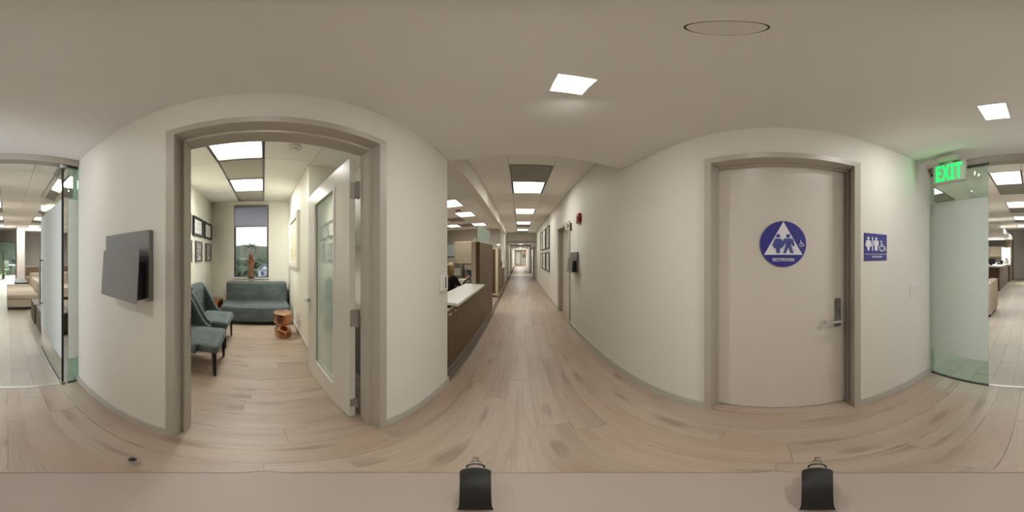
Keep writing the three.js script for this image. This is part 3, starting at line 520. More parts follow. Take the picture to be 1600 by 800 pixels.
function wheelchair(k) {
  const z = 0.001;
  return [new THREE.TorusGeometry(0.3, 0.055, 8, 32, Math.PI * 1.45).rotateZ(2.3).translate(0, 0.33, 0), new THREE.CylinderGeometry(0.1, 0.1, 0.06, 18).rotateX(Math.PI / 2).translate(-0.1, 1.0, 0), rod([-0.1, 0.9, 0], [-0.06, 0.5, 0], 0.06), rod([-0.06, 0.5, 0], [0.3, 0.5, 0], 0.05), rod([0.3, 0.5, 0], [0.44, 0.12, 0], 0.05), rod([0.44, 0.12, 0], [0.58, 0.18, 0], 0.045), rod([-0.08, 0.7, 0], [0.2, 0.7, 0], 0.04)].map((g) => g.scale(k, k, 0.002).translate(0, 0, z));
}
{ // round door sign
  const t = thing('restroom_sign', 'round blue restroom sign with white triangle on the door', 'sign', { at: [RIGHT + 0.1, 1.541, -0.051], turn: TO_HALL_R });
  part('disc', new THREE.CylinderGeometry(0.154, 0.154, 0.006, 64).rotateX(Math.PI / 2).translate(0, 0, 0.003), signBlue, t);
  const tri = part('triangle', extrude(poly([[0, 0.15], [0.128, -0.073], [-0.128, -0.073]]), 0.003).translate(0, 0, 0.006), signWhite, t);
  part('pictogram', figure(true, 0.13).map((g) => g.translate(-0.034, -0.062, 0.009)), figureBlue, tri); part('pictogram', figure(false, 0.13).map((g) => g.translate(0.033, -0.062, 0.009)), figureBlue, tri);
  part('wheelchair_symbol', wheelchair(0.038).map((g) => g.translate(0.12, -0.018, 0.007)), signWhite, t);
  part('lettering', text('RESTROOM', 0.0215, 0.002, 0.92).translate(0, -0.105, 0.006), signWhite, t);
}
{
  const t = thing('restroom_sign', 'square blue restroom sign beside the door frame', 'sign', { at: [RIGHT, 1.525, -0.695], turn: TO_HALL_R });
  part('plate', rb(-0.1015, 0.1015, -0.1, 0.1, 0, 0.005, 0.002), signBlue, t);
  part('pictogram', figure(true, 0.1).map((g) => g.translate(-0.068, -0.025, 0.005)), signWhite, t);
  part('divider_bar', bx(-0.038, -0.029, -0.027, 0.075, 0.005, 0.007), signWhite, t);
  part('pictogram', [...[new THREE.ExtrudeGeometry(poly([[-0.17, 0.75], [0.17, 0.75], [0.22, 0.7], [0.22, 0.38], [0.15, 0.38], [0.13, 0.0], [-0.13, 0.0], [-0.15, 0.38], [-0.22, 0.38], [-0.22, 0.7]]), { depth: 0.02, bevelEnabled: false }), new THREE.CylinderGeometry(0.1, 0.1, 0.02, 18).rotateX(Math.PI / 2).translate(0, 0.88, 0.01)].map((g) => g.scale(0.1, 0.1, 0.1).translate(-0.001, -0.025, 0.005))], signWhite, t);
  part('wheelchair_symbol', wheelchair(0.075).map((g) => g.translate(0.052, -0.03, 0.006)), signWhite, t);
  part('divider_line', bx(-0.1, 0.1, -0.053, -0.05, 0.005, 0.0065), signWhite, t);
  part('lettering', text('RESTROOM', 0.0135, 0.002, 0.92).translate(0.008, -0.07, 0.005), signWhite, t);
}
{
  const t = thing('light_switch', 'white double light switch near the frosted glass', 'light switch', { at: [RIGHT, 1.146, -1.12], turn: TO_HALL_R });
  part('plate', rb(-0.056, 0.056, -0.06, 0.06, 0, 0.007, 0.003), whiteMatt, t); for (const x of [-0.023, 0.023]) part('rocker', rb(x - 0.016, x + 0.016, -0.034, 0.034, 0.004, 0.011, 0.002), white, t);
}
{
  const t = thing('exit_sign', 'green lit EXIT sign hanging in front of the glass entrance', 'exit sign', { at: [0.665, 2.23, -1.2], turn: Math.PI + 0.06, side: 1 });
  part('housing', rb(-0.152, 0.152, -0.105, 0.105, -0.02, 0.014, 0.006), M('#b9b4a6', 0.5), t);
  part('lettering', text('EXIT', 0.172, 0.004, 0.5).translate(0, 0, 0.014), exitGlow, t, { label: 'green lit letters' });
  part('canopy', [rb(-0.1, 0.1, 0.12, 0.175, -0.045, 0.045, 0.008), rb(-0.07, 0.07, 0.17, 0.222, -0.03, 0.03, 0.004), rb(-0.04, 0.04, 0.1, 0.13, -0.015, 0.012, 0.004)], M('#b9b4a6', 0.5), t);
  lampQueue.push({ name: 'exit_lamp', point: [0.665, 2.23, -1.12], side: 1, color: new THREE.Color('#3cff8a'), luminance: 0.012 });
}
function wallPocket(label, at, turn) {
  const t = thing('wall_file_holder', label, 'file holder', { at, turn });
  part('back_plate', rb(-0.184, 0.184, -0.18, 0.18, 0, 0.03, 0.002), greyMetal, t);
  part('pocket_front', new RoundedBoxGeometry(0.285, 0.255, 0.006, 2, 0.002).rotateX(-0.07).translate(0.047 - 0.0, -0.045, 0.112), greyMetal, t);
  part('dark_pocket_block', rb(-0.07, 0.165, -0.165, 0.02, 0.03, 0.10, 0.003), rubber, t, { label: 'black block standing for the dark pocket inside' });  // solid black block put in for the dark interior
}
wallPocket('grey metal wall file holder left of the office doorway', [LEFT, 1.41, -0.697], TO_HALL_L);
wallPocket('grey metal wall file holder beside the number seven door', [RIGHT, 1.35, 2.79], TO_HALL_R);
{
  const t = thing('card_reader', 'white wall control with a black slot at the wall end', 'wall control', { at: [LEFT, 1.225, 1.25], turn: TO_HALL_L });
  part('housing', rb(-0.06, 0.06, -0.065, 0.065, 0, 0.02, 0.004), white, t); part('slot', bx(0.005, 0.02, -0.045, 0.055, 0.02, 0.0215), black, t); part('button', [-0.04, -0.02, 0, 0.02, 0.04].map((y) => bx(0.042, 0.049, y, y + 0.006, 0.02, 0.022)), greyMetal, t);
}
{
  const t = thing('fire_alarm', 'red fire alarm strobe high on the right wall', 'fire alarm', { at: [RIGHT, 2.1, 2.55], turn: TO_HALL_R });
  part('housing', rb(-0.062, 0.062, -0.082, 0.082, 0, 0.045, 0.006), red, t); const l = part('strobe', rb(-0.03, 0.03, -0.05, 0.03, 0.045, 0.07, 0.008), white, t); part('lettering', text('FIRE', 0.022, 0.002, 0.9).translate(0, 0.055, 0.045), signWhite, t);
}
{
  const t = thing('room_sign', 'projecting white flag sign with the number seven', 'sign', { at: [0.92, 2.035, 3.0] });
  part('plate', rb(-0.065, 0.04, -0.072, 0.072, -0.008, 0.008, 0.002), white, t); part('bracket', bx(0.036, 0.064, -0.075, 0.075, -0.011, 0.011), black, t); part('number', text('7', 0.07, 0.002).translate(-0.012, 0, 0.008), darkGrey, t);
}
const FRAMES_S = [[5.28, 5.92], [6.07, 6.77], [6.83, 7.44]];
['nearest', 'middle', 'farthest'].forEach((w, i) => {
  for (const [y0, y1, r] of [[1.71, 2.5, 'upper'], [0.92, 1.59, 'lower']]) {
    const [s0, s1] = FRAMES_S[i], t = thing('picture_frame', `${w} black framed print in the ${r} row on the corridor wall`, 'picture', { at: [RIGHT, (y0 + y1) / 2, (s0 + s1) / 2], turn: TO_HALL_R, group: 'six framed prints on the corridor wall' });
    const w2 = (s1 - s0) / 2, h2 = (y1 - y0) / 2, e = 0.035;
    part('frame', [bx(-w2, w2, h2 - e, h2, 0, 0.03), bx(-w2, w2, -h2, -h2 + e, 0, 0.03), bx(-w2, -w2 + e, -h2 + e, h2 - e, 0, 0.03), bx(w2 - e, w2, -h2 + e, h2 - e, 0, 0.03)], black, t);
    part('mat', bx(-w2 + e, w2 - e, -h2 + e, h2 - e, 0, 0.014), whiteMatt, t); part('print', bx(-w2 * 0.5, w2 * 0.5, -h2 * 0.55, h2 * 0.55, 0.014, 0.016), M('#d5d3cb', 0.7), t);
  }
});
// tripod legs standing on the floor round the viewer
for (const [bearing, side, top, l] of [[(743 - 812) / SHEET, 0, 0.993, 'black tripod leg standing below the corridor'], [(1277 - 812) / SHEET, 1, 0.993, 'black tripod leg in front of the restroom door'], [(207 - 812) / SHEET, -1, 0.16, 'small tripod foot left of the office door']]) {
  const t = thing('tripod_leg', l, 'tripod leg', { side });
  const at = (f, up = 0) => { const r = 0.5 * (1 - f); return [r * Math.sin(bearing), 1.2 * f + up, -r * Math.cos(bearing)]; };
  const dark = M('#14110f', 0.55), pale = M('#a8998a', 0.5);
  part('foot', rod(at(0, 0.002), at(0.03, 0.002), 0.0095, 0.008), rubber, t);
  if (top > 0.5) {
    part('tube', rod(at(0.03), at(0.3), 0.006), pale, t); part('clamp', rod(at(0.3), at(0.33), 0.0105), rubber, t);
    part('tube', rod(at(0.33), at(0.5), 0.009), pale, t); part('clamp', rod(at(0.5), at(0.53), 0.0145), rubber, t);
    part('tube', rod(at(0.53), at(0.66), 0.011), pale, t); part('upper_leg', rod(at(0.66), at(top), 0.0165, 0.0004, 16), dark, t);
  } else part('clamp', rod(at(0.1), at(top), 0.012), rubber, t);
}

// ------------------------------------------------------------------ OFFICE furniture
{
  const t = thing('settee', 'armless grey velvet settee below the office window', 'sofa');
  part('seat', rt(-3.86, -3.2, 0.075, 0.43, -0.87, 0.53, 0.05, 5), velvet, t); part('backrest', rt(-3.88, -3.66, 0.40, 0.855, -0.86, 0.52, 0.035, 5), velvet, t);
  part('plinth', tb(-3.82, -3.25, 0, 0.08, -0.80, 0.47), black, t); part('seam', tb(-3.665, -3.655, 0.425, 0.435, -0.86, 0.52), black, t);
}
function stool(label, at) {
  const t = thing('drum_stool', label, 'side table', { at, group: 'copper drum tables' });
  part('top_drum', lathe([[0.08, 0.272], [0.15, 0.275], [0.163, 0.3], [0.163, 0.462], [0.157, 0.47], [0.0, 0.472]], 40), copper, t);
  part('neck', lathe([[0.11, 0.175], [0.078, 0.2], [0.07, 0.225], [0.078, 0.25], [0.12, 0.275]], 40), copper, t);
  part('base_drum', lathe([[0.0, 0.0], [0.137, 0.0], [0.14, 0.01], [0.14, 0.13], [0.125, 0.16], [0.09, 0.185]], 40), copper, t);
}
stool('copper drum table in front of the settee', [-2.75, 0, 0.325]); stool('copper drum table in the far left office corner', [-3.58, 0, -1.08]);
function wingChair(label, at, turn) {
  const t = thing('dining_chair', label, 'chair', { at, turn, group: 'grey velvet office chairs' });
  part('seat', rb(-0.255, 0.255, 0.355, 0.485, -0.22, 0.27, 0.045, 5), velvet, t);
  const n = 48, pos = [], idx = [], path = (u, out) => {         // a back that wraps round the seat and sweeps down at its sides
    const k = Math.abs(u), w = 0.262 + out, x = k < 0.5 ? w * Math.sin(k / 0.5 * Math.PI / 2) * Math.sign(u) : w * Math.sign(u), z = k < 0.5 ? -0.29 - out + 0.07 * (1 - Math.cos(k / 0.5 * Math.PI / 2)) : -0.22 - out * 0 + (k - 0.5) / 0.5 * 0.27;
    return [x, z];
  };
  const crown = (u) => { const k = Math.abs(u); return k < 0.42 ? 1.0 - 0.02 * k : 0.49 + 0.5 * Math.pow(Math.cos(Math.min(1, (k - 0.42) / 0.58) * Math.PI / 2), 2.2); };
  for (let i = 0; i <= n; i++) { const u = -1 + 2 * i / n, [ix, iz] = path(u, -0.03), [ox, oz] = path(u, 0.03), h = crown(u), lean = (h - 0.4) * 0.12 * (Math.abs(u) < 0.6 ? 1 : (1 - Math.abs(u)) / 0.4); pos.push(ix, 0.36, iz, ix, h - 0.015, iz - lean, (ix + ox) / 2, h, (iz + oz) / 2 - lean, ox, h - 0.015, oz - lean, ox, 0.36, oz); }
  for (let i = 0; i < n; i++) for (let j = 0; j < 4; j++) { const a = i * 5 + j, b = a + 5; idx.push(a, b, a + 1, a + 1, b, b + 1); }
  for (const i of [0, n]) { const a = i * 5; idx.push(a, a + 1, a + 2, a, a + 2, a + 3, a, a + 3, a + 4); }
  const g = new THREE.BufferGeometry(); g.setAttribute('position', new THREE.Float32BufferAttribute(pos, 3)); g.setAttribute('uv', new THREE.Float32BufferAttribute(new Float32Array(pos.length / 3 * 2).map((_, i) => i % 2 ? pos[(i >> 1) * 3 + 1] : pos[(i >> 1) * 3] + pos[(i >> 1) * 3 + 2]), 2)); g.setIndex(idx); g.computeVertexNormals();
  const back = part('backrest', g, velvet, t);
  part('button', [[-0.12, 0.86], [0, 0.86], [0.12, 0.86], [-0.06, 0.74], [0.06, 0.74], [-0.12, 0.63], [0, 0.63], [0.12, 0.63]].map(([x, y]) => ball(x, y, -0.245 - (y - 0.4) * 0.12 + Math.abs(x) * 0.15, 0.012, 1, 8)), darkGrey, back);
  for (const [x, z] of [[-0.22, 0.22], [0.22, 0.22], [-0.2, -0.24], [0.2, -0.24]]) part('leg', rod([x * 1.02, 0, z + (z < 0 ? -0.05 : 0.01)], [x, 0.37, z], 0.016, 0.028, 4), blackGloss, t);
}
wingChair('grey velvet wing chair nearest the office doorway', [-1.76, 0, -0.72], Math.PI + 0.05); wingChair('tufted grey velvet wing chair nearer the settee', [-2.46, 0, -0.77], Math.PI);
for (const [a0, a1, y0, y1, kind, l] of [[-2.1, -2.66, 1.86, 2.25, 'certificate', 'black framed certificate half hidden by the office door frame'], [-2.76, -3.26, 1.85, 2.24, 'certificate', 'black framed certificate in the middle of the upper row'], [-3.35, -3.86, 1.85, 2.24, 'certificate', 'black framed certificate nearest the office corner'], [-2.3, -2.7, 1.34, 1.75, 'plaque', 'grey award plaque half hidden by the door frame'], [-2.88, -3.2, 1.34, 1.76, 'plaque', 'grey award plaque below the middle certificate'], [-3.44, -3.8, 1.335, 1.75, 'plaque', 'grey award plaque nearest the office corner']]) {
  const t = thing(kind === 'plaque' ? 'award_plaque' : 'framed_certificate', l, kind === 'plaque' ? 'plaque' : 'certificate', { at: [(a0 + a1) / 2, (y0 + y1) / 2, OL], turn: Math.PI, group: kind === 'plaque' ? 'office plaques' : 'office certificates' });
  const w = Math.abs(a1 - a0) / 2, h = (y1 - y0) / 2, e = kind === 'plaque' ? 0.045 : 0.05, m = kind === 'plaque' ? M('#6c6a66', 0.4, 0.3) : black, th = 0.03;
  part('frame', [bx(-w, w, h - e, h, 0, th), bx(-w, w, -h, -h + e, 0, th), bx(-w, -w + e, -h + e, h - e, 0, th), bx(w - e, w, -h + e, h - e, 0, th)], m, t);
  part('paper', new THREE.PlaneGeometry(2 * (w - e), 2 * (h - e)).translate(0, 0, 0.012), sheet[kind], t); part('backing', bx(-w + e, w - e, -h + e, h - e, 0, 0.01), m, t);
}
{
  const t = thing('framed_artwork', 'pale textured artwork in a white box frame', 'picture', { at: [-3.1, 1.75, OR], turn: 0 });
  const w = 0.46, h = 0.5, e = 0.1, th = 0.05;
  part('frame', [bx(-w, w, h - e, h, 0, th), bx(-w, w, -h, -h + e, 0, th), bx(-w, -w + e, -h + e, h - e, 0, th), bx(w - e, w, -h + e, h - e, 0, th)], white, t);
  part('relief', new THREE.PlaneGeometry(2 * (w - e), 2 * (h - e)).translate(0, 0, 0.02), sheet.art, t, { label: 'tan mottled artwork' }); part('backing', bx(-w + e, w - e, -h + e, h - e, 0, 0.015), white, t);
}
{ // carved pair of figures on the sill
  const t = thing('carved_statue', 'brown carved statue of two figures on the window sill', 'statue', { at: [OB - 0.005, WIN[2] + 0.012, -0.305] });
  part('body', [rb(-0.05, 0.05, 0, 0.03, -0.085, 0.085, 0.01), lathe([[0.001, 0.0], [0.08, 0.0], [0.078, 0.06], [0.062, 0.16], [0.066, 0.28], [0.086, 0.36], [0.07, 0.42], [0.02, 0.45], [0.001, 0.45]], 24).scale(0.72, 1, 1)], clay, t);
  part('arms', new THREE.TorusGeometry(0.075, 0.028, 10, 24).scale(0.8, 1.1, 1).rotateY(Math.PI / 2).translate(0.015, 0.40, 0), clay, t);
  part('head', ball(0, 0.535, 0, 0.058, 1.1), clay, t); part('small_head', ball(0.03, 0.405, 0, 0.04, 1.0), M('#9c6440', 0.5), t);
}
{
  const t = thing('smoke_detector', 'round white smoke detector on the office ceiling', 'smoke detector', { at: [-1.72, OFFICE, 0.33] });
  part('base_ring', lathe([[0, 0], [0.075, 0], [0.075, -0.02], [0.06, -0.03], [0, -0.03]].reverse(), 32), whiteMatt, t); part('sensor', lathe([[0, -0.03], [0.035, -0.03], [0.03, -0.045], [0, -0.047]].reverse(), 24), white, t);
}
{ const t = thing('wall_outlet', 'small white outlet low on the right office wall', 'outlet', { at: [-2.55, 0.33, OR], turn: 0 }); part('plate', rb(-0.035, 0.035, -0.058, 0.058, 0, 0.006, 0.002), white, t); part('socket', [bx(-0.016, 0.016, 0.008, 0.035, 0.006, 0.008), bx(-0.016, 0.016, -0.035, -0.008, 0.006, 0.008)], whiteMatt, t); }
{
  const t = thing('wall_cabinet', 'white cabinet seen through the gap behind the office door', 'cabinet');
  part('body', tb(-2.09, -1.2, 1.55, 2.3, 0.94, 1.24), white, t); for (const a of [-2.08, -1.64]) part('door', rt(a, a + 0.43, 1.56, 2.29, 0.925, 0.94, 0.004), white, t);
  const c = thing('base_cabinet', 'grey base cabinet behind the open office door', 'cabinet'); part('body', tb(-2.09, -1.2, 0.0, 0.86, 0.9, 1.24), greyMetal, c); part('countertop', tb(-2.09, -1.18, 0.86, 0.9, 0.88, 1.24), white, c);
}
// ------------------------------------------------------------------ RECEPTION
{
  const t = thing('reception_counter', 'brown laminate reception counter with a white top', 'counter');
  part('front_panel', rt(-0.72, -0.76, 0.07, 0.862, 1.345, 2.648, 0.003), laminate, t); part('front_panel', rt(-0.72, -0.76, 0.07, 0.862, 2.652, 3.95, 0.003), laminate, t);
  part('kick_strip', tb(-0.716, -0.76, 0, 0.07, 1.345, 3.95), silver, t, { label: 'silver kick strip' });
  part('countertop', rt(-0.688, -1.08, 0.862, 0.9, 1.73, 3.13, 0.006), white, t, { label: 'white countertop' });
  part('shelf', tb(-0.72, -1.0, 0.8, 0.815, 1.41, 1.76), white, t);
}
{
  const t = thing('office_partition', 'tall brown partition panel at the counter end', 'partition', { at: [-0.775, 0, 3.56], turn: -0.13 });
  part('panel', rb(-0.05, 0.05, 0.9, 1.735, -0.44, 0.43, 0.004), laminate, t); part('lower_panel', rb(-0.05, 0.045, 0.06, 0.895, -0.44, 0.40, 0.004), laminate, t);
  part('end_post', rb(-0.125, -0.03, 0.9, 1.745, 0.42, 0.45, 0.004), cream, t, { label: 'cream end post' });
  part('top_cap', rb(-0.055, 0.055, 1.735, 1.75, -0.44, 0.44, 0.003), cream, t);
  const g = thing('glass_screen', 'pale green glass screen on top of the tall partition', 'glass screen', { at: [-0.785, 1.75, 3.56], turn: -0.13 });
  part('pane', bx(-0.006, 0.006, 0.012, 0.335, -0.4, 0.43), paleGlass, g); part('clip', [bx(-0.012, 0.012, 0, 0.03, -0.3, -0.26), bx(-0.012, 0.012, 0, 0.03, 0.26, 0.3)], silver, g);
}
{
  const t = thing('fabric_screen', 'grey fabric screen behind the reception desk', 'partition');
  part('fabric', tb(-3.2, -1.15, 0.1, 1.26, 4.62, 4.67), fabricPanel, t); part('rail', tb(-3.2, -1.15, 1.26, 1.29, 4.61, 4.68), cream, t); part('post', tb(-1.665, -1.64, 0.7, 1.26, 4.6, 4.62), darkGrey, t); part('foot', tb(-3.2, -1.15, 0, 0.1, 4.62, 4.67), darkGrey, t);
  const c = thing('overhead_cabinet', 'beige overhead cabinet above the reception desk', 'cabinet'); part('body', tb(-1.84, -1.3, 1.24, 1.875, 4.35, 4.6), cream, c); part('door', rt(-1.835, -1.315, 1.245, 1.86, 4.33, 4.35, 0.004), M('#b3a590', 0.6), c);
  const s = thing('overhead_shelf', 'pale open shelf left of the overhead cabinet', 'shelf'); part('back', tb(-2.7, -1.86, 1.45, 1.8, 4.56, 4.6), M('#b9c2c2', 0.5), s); part('board', tb(-2.7, -1.86, 1.42, 1.45, 4.36, 4.6), darkGrey, s);
  const d = thing('reception_desk', 'white work surface behind the counter', 'desk'); part('top', rt(-3.2, -1.14, 0.71, 0.74, 3.9, 4.6, 0.005), white, d); part('return_top', rt(-1.28, -1.09, 0.71, 0.74, 2.4, 3.88, 0.005), white, d); for (const [a, s2] of [[-1.2, 4.5], [-3.1, 4.5], [-1.2, 2.5]]) part('leg', tb(a, a - 0.05, 0, 0.71, s2, s2 + 0.05), silver, d);
}
for (const [a0, a1, y0, y1, l] of [[-2.3, -2.0, 1.2, 1.42, 'white notice pinned above the person at the desk'], [-1.97, -1.75, 0.87, 1.09, 'white sheet pinned right of the blond hair'], [-1.635, -1.36, 1.06, 1.2, 'blank white card pinned below the cabinet']]) { const t = thing('pinned_paper', l, 'paper', { group: 'papers on the fabric screen' }); part('sheet', new THREE.PlaneGeometry(a1 - a0, y1 - y0).translate((a0 + a1) / 2, (y0 + y1) / 2, -4.607), l.startsWith('blank') ? whiteMatt : sheet.letter, t); part('pin', ball((a0 + a1) / 2, y1 - 0.015, -4.603, 0.006, 1, 8), red, t); }
{ const t = thing('blue_folder', 'dark blue folder leaning below the pinned card', 'folder'); part('cover', extrude(poly([[-1.56, 1.03], [-1.33, 1.03], [-1.33, 0.8], [-1.40, 0.83]]), 0.02).translate(0, 0, -4.58), M('#23466e', 0.5), t); }
{ const t = thing('desk_phone', 'black desk phone on the reception work surface', 'phone', { at: [-1.30, 0.74, 4.2] }); part('body', rb(-0.1, 0.1, 0, 0.06, -0.1, 0.1, 0.015), black, t); part('handset', [rod([-0.07, 0.08, -0.09], [-0.07, 0.08, 0.09], 0.018), ball(-0.07, 0.07, -0.09, 0.026, 1, 10), ball(-0.07, 0.07, 0.09, 0.026, 1, 10)], black, t); }
{ const t = thing('paper_stack', 'stack of white papers beside the desk phone', 'papers', { at: [-1.55, 0.74, 4.25] }); part('sheets', [rb(-0.14, 0.12, 0, 0.05, -0.16, 0.16, 0.003), rb(-0.1, 0.15, 0.05, 0.07, -0.15, 0.15, 0.003)], whiteMatt, t); }
{ const t = thing('bottle', 'small blue bottle behind the reception counter', 'bottle', { at: [-1.2, 0.74, 3.0] }); part('body', lathe([[0, 0], [0.022, 0], [0.022, 0.07], [0.01, 0.09], [0.01, 0.1], [0, 0.1]], 18), M('#33489c', 0.35), t); part('cap', cyl(0.012, 0.012, 0.1, 0.12), white, t); }
{ const t = thing('desk_bin', 'cream paper box behind the reception counter', 'box', { at: [-1.18, 0.74, 3.5] }); part('body', rb(-0.07, 0.07, 0, 0.14, -0.06, 0.06, 0.004), M('#ded6bd', 0.6), t); part('lid', rb(-0.075, 0.075, 0.12, 0.145, -0.065, 0.065, 0.004), cream, t); }
{ const t = thing('stapler', 'black stapler and tray on the low work surface', 'stapler', { at: [-1.19, 0.74, 2.62] }); part('base', rb(-0.03, 0.03, 0, 0.02, -0.09, 0.09, 0.006), black, t); part('arm', rb(-0.025, 0.025, 0.025, 0.06, -0.09, 0.07, 0.01), black, t); }
{ const t = thing('whiteboard', 'pale board high on the grey reception wall', 'board'); part('panel', tb(-2.35, -1.95, 1.85, 2.36, 8.03, 8.07), M('#cfd0c8', 0.5), t); part('rim', [tb(-2.37, -1.93, 2.36, 2.38, 8.02, 8.07), tb(-2.37, -1.93, 1.83, 1.85, 8.02, 8.07)], silver, t); }
{ const t = thing('ceiling_alarm', 'small red and white alarm on the reception ceiling', 'alarm', { at: [-1.78, HIGH, 4.5] }); part('base_plate', rb(-0.07, 0.07, -0.03, 0, -0.06, 0.06, 0.006), red, t); part('lens', rb(-0.035, 0.035, -0.07, -0.03, -0.035, 0.035, 0.01), white, t); }
{ // second workstation
  const t = thing('workstation_cabinet', 'second brown workstation with wooden end doors', 'workstation');
  part('body', tb(-0.76, -1.05, 0.06, 1.73, 5.66, 6.72), laminate, t);
  part('end_frame', [tb(-0.755, -0.845, 0.05, 1.74, 5.64, 5.66), tb(-0.99, -1.06, 0.05, 1.74, 5.64, 5.66), tb(-0.845, -0.99, 0.05, 0.13, 5.64, 5.66), tb(-0.845, -0.99, 1.70, 1.74, 5.64, 5.66)], cream, t);
  const d1 = part('door', tb(-0.846, -0.99, 0.86, 1.70, 5.645, 5.66), walnut, t, { label: 'walnut upper door' }); const d2 = part('door', tb(-0.846, -0.99, 0.13, 0.84, 5.645, 5.66), walnut, t, { label: 'walnut lower door' });
  part('knob', ball(-0.9, 0.7, -5.63, 0.014, 1, 10), copper, d2);
  part('low_panel', tb(-0.76, -0.8, 0.06, 0.94, 6.72, 8.08), laminate, t); part('countertop', tb(-0.73, -1.1, 0.94, 0.98, 6.75, 8.09), white, t); part('kick_strip', tb(-0.756, -0.8, 0, 0.06, 5.66, 8.08), silver, t);
  const g = thing('glass_screen', 'small grey glass screen on the second workstation', 'glass screen'); part('pane', tb(-0.8, -0.812, 1.76, 2.03, 5.7, 6.5), M('#a9b3ae', 0.15, 0.1), g); part('clip', [tb(-0.79, -0.822, 1.73, 1.78, 5.8, 5.84), tb(-0.79, -0.822, 1.73, 1.78, 6.3, 6.34)], silver, g);
  const h = thing('document_tray', 'dark document holder on the far white counter', 'holder', { at: [-0.78, 0.98, 6.95] }); part('box', rb(-0.03, 0.03, 0, 0.24, -0.09, 0.09, 0.006), M('#4b4037', 0.6), h); part('sheet', rb(-0.02, 0.02, 0.2, 0.27, -0.07, 0.07, 0.002), darkGrey, h);
}
// far corridor details
for (const [s, a, y, l] of [[9.4, -0.79, 1.5, 'first small wall sign on the far left corridor wall'], [13.4, -0.79, 1.6, 'second small wall sign on the far left corridor wall']]) { const t = thing('wall_sign', l, 'sign'); part('plate', rt(a, a + 0.02, y - 0.18, y + 0.18, s, s + 0.3, 0.004), greyMetal, t); part('insert', rt(a + 0.02, a + 0.025, y - 0.1, y + 0.12, s + 0.04, s + 0.26, 0.002), white, t); }
{ const t = thing('room_sign', 'white flag sign above the far brown door', 'sign', { at: [0.9, 2.0, 10.7] }); part('plate', rb(-0.1, 0.085, -0.1, 0.1, -0.01, 0.01, 0.003), white, t); part('bracket', bx(0.06, 0.086, -0.1, 0.1, -0.014, 0.014), black, t); }
{ const t = thing('corridor_sign', 'red sign hanging in the far corridor', 'sign', { at: [0.62, 2.05, 18] }); part('plate', rb(-0.14, 0.14, -0.12, 0.12, -0.015, 0.015, 0.004), red, t); part('symbol', bx(-0.03, 0.03, -0.08, 0.08, 0.015, 0.018), signWhite, t); part('stem', rod([0, 0.12, 0], [0, 0.35, 0], 0.01), silver, t); }
{ const t = thing('wall_plaque', 'grey plaque on the corridor end wall', 'plaque'); part('plate', tb(0.42, 0.85, 1.25, 1.75, FAR_END - 0.03, FAR_END), greyMetal, t); part('rim', [tb(0.4, 0.87, 1.75, 1.77, FAR_END - 0.035, FAR_END), tb(0.4, 0.87, 1.23, 1.25, FAR_END - 0.035, FAR_END)], silver, t); }
for (const [s, l] of [[12.5, 'nearer round light in the far corridor ceiling'], [17.5, 'farther round light in the far corridor ceiling']]) { const t = thing('round_light', l, 'ceiling light', { at: [0.08, 2.4, s], group: 'far corridor round lights' }); part('rim', lathe([[0.2, 0], [0.22, 0], [0.21, -0.03], [0.18, -0.03]], 24), white, t); part('lamp_diffuser', lathe([[0, -0.05], [0.12, -0.045], [0.19, -0.02], [0.19, 0]], 24), lensGlow, t); panelLight('round_lamp', -0.1, 0.26, s - 0.18, s + 0.18, 2.33, 0, WARM, POWER.far * 2.2); }
panelLight('end_lamp', -0.4, 0.5, 21.5, 22.4, 2.36, 0, WARM, POWER.far * 1.2);
{ const t = thing('square_light', 'bright square light before the corridor end wall', 'ceiling light'); part('rim', tb(-0.46, 0.56, 2.385, 2.4, 21.44, 22.46), white, t); part('lamp_diffuser', tb(-0.4, 0.5, 2.375, 2.386, 21.5, 22.4), lensGlow, t); }
{ const t = thing('drinking_cabinet', 'dark equipment cabinet recessed in the far right wall', 'cabinet'); part('body', tb(0.86, 0.98, 0, 1.3, 13.2, 14.2), greyMetal, t); part('panel', tb(0.85, 0.86, 1.0, 1.45, 13.3, 14.1), black, t); }

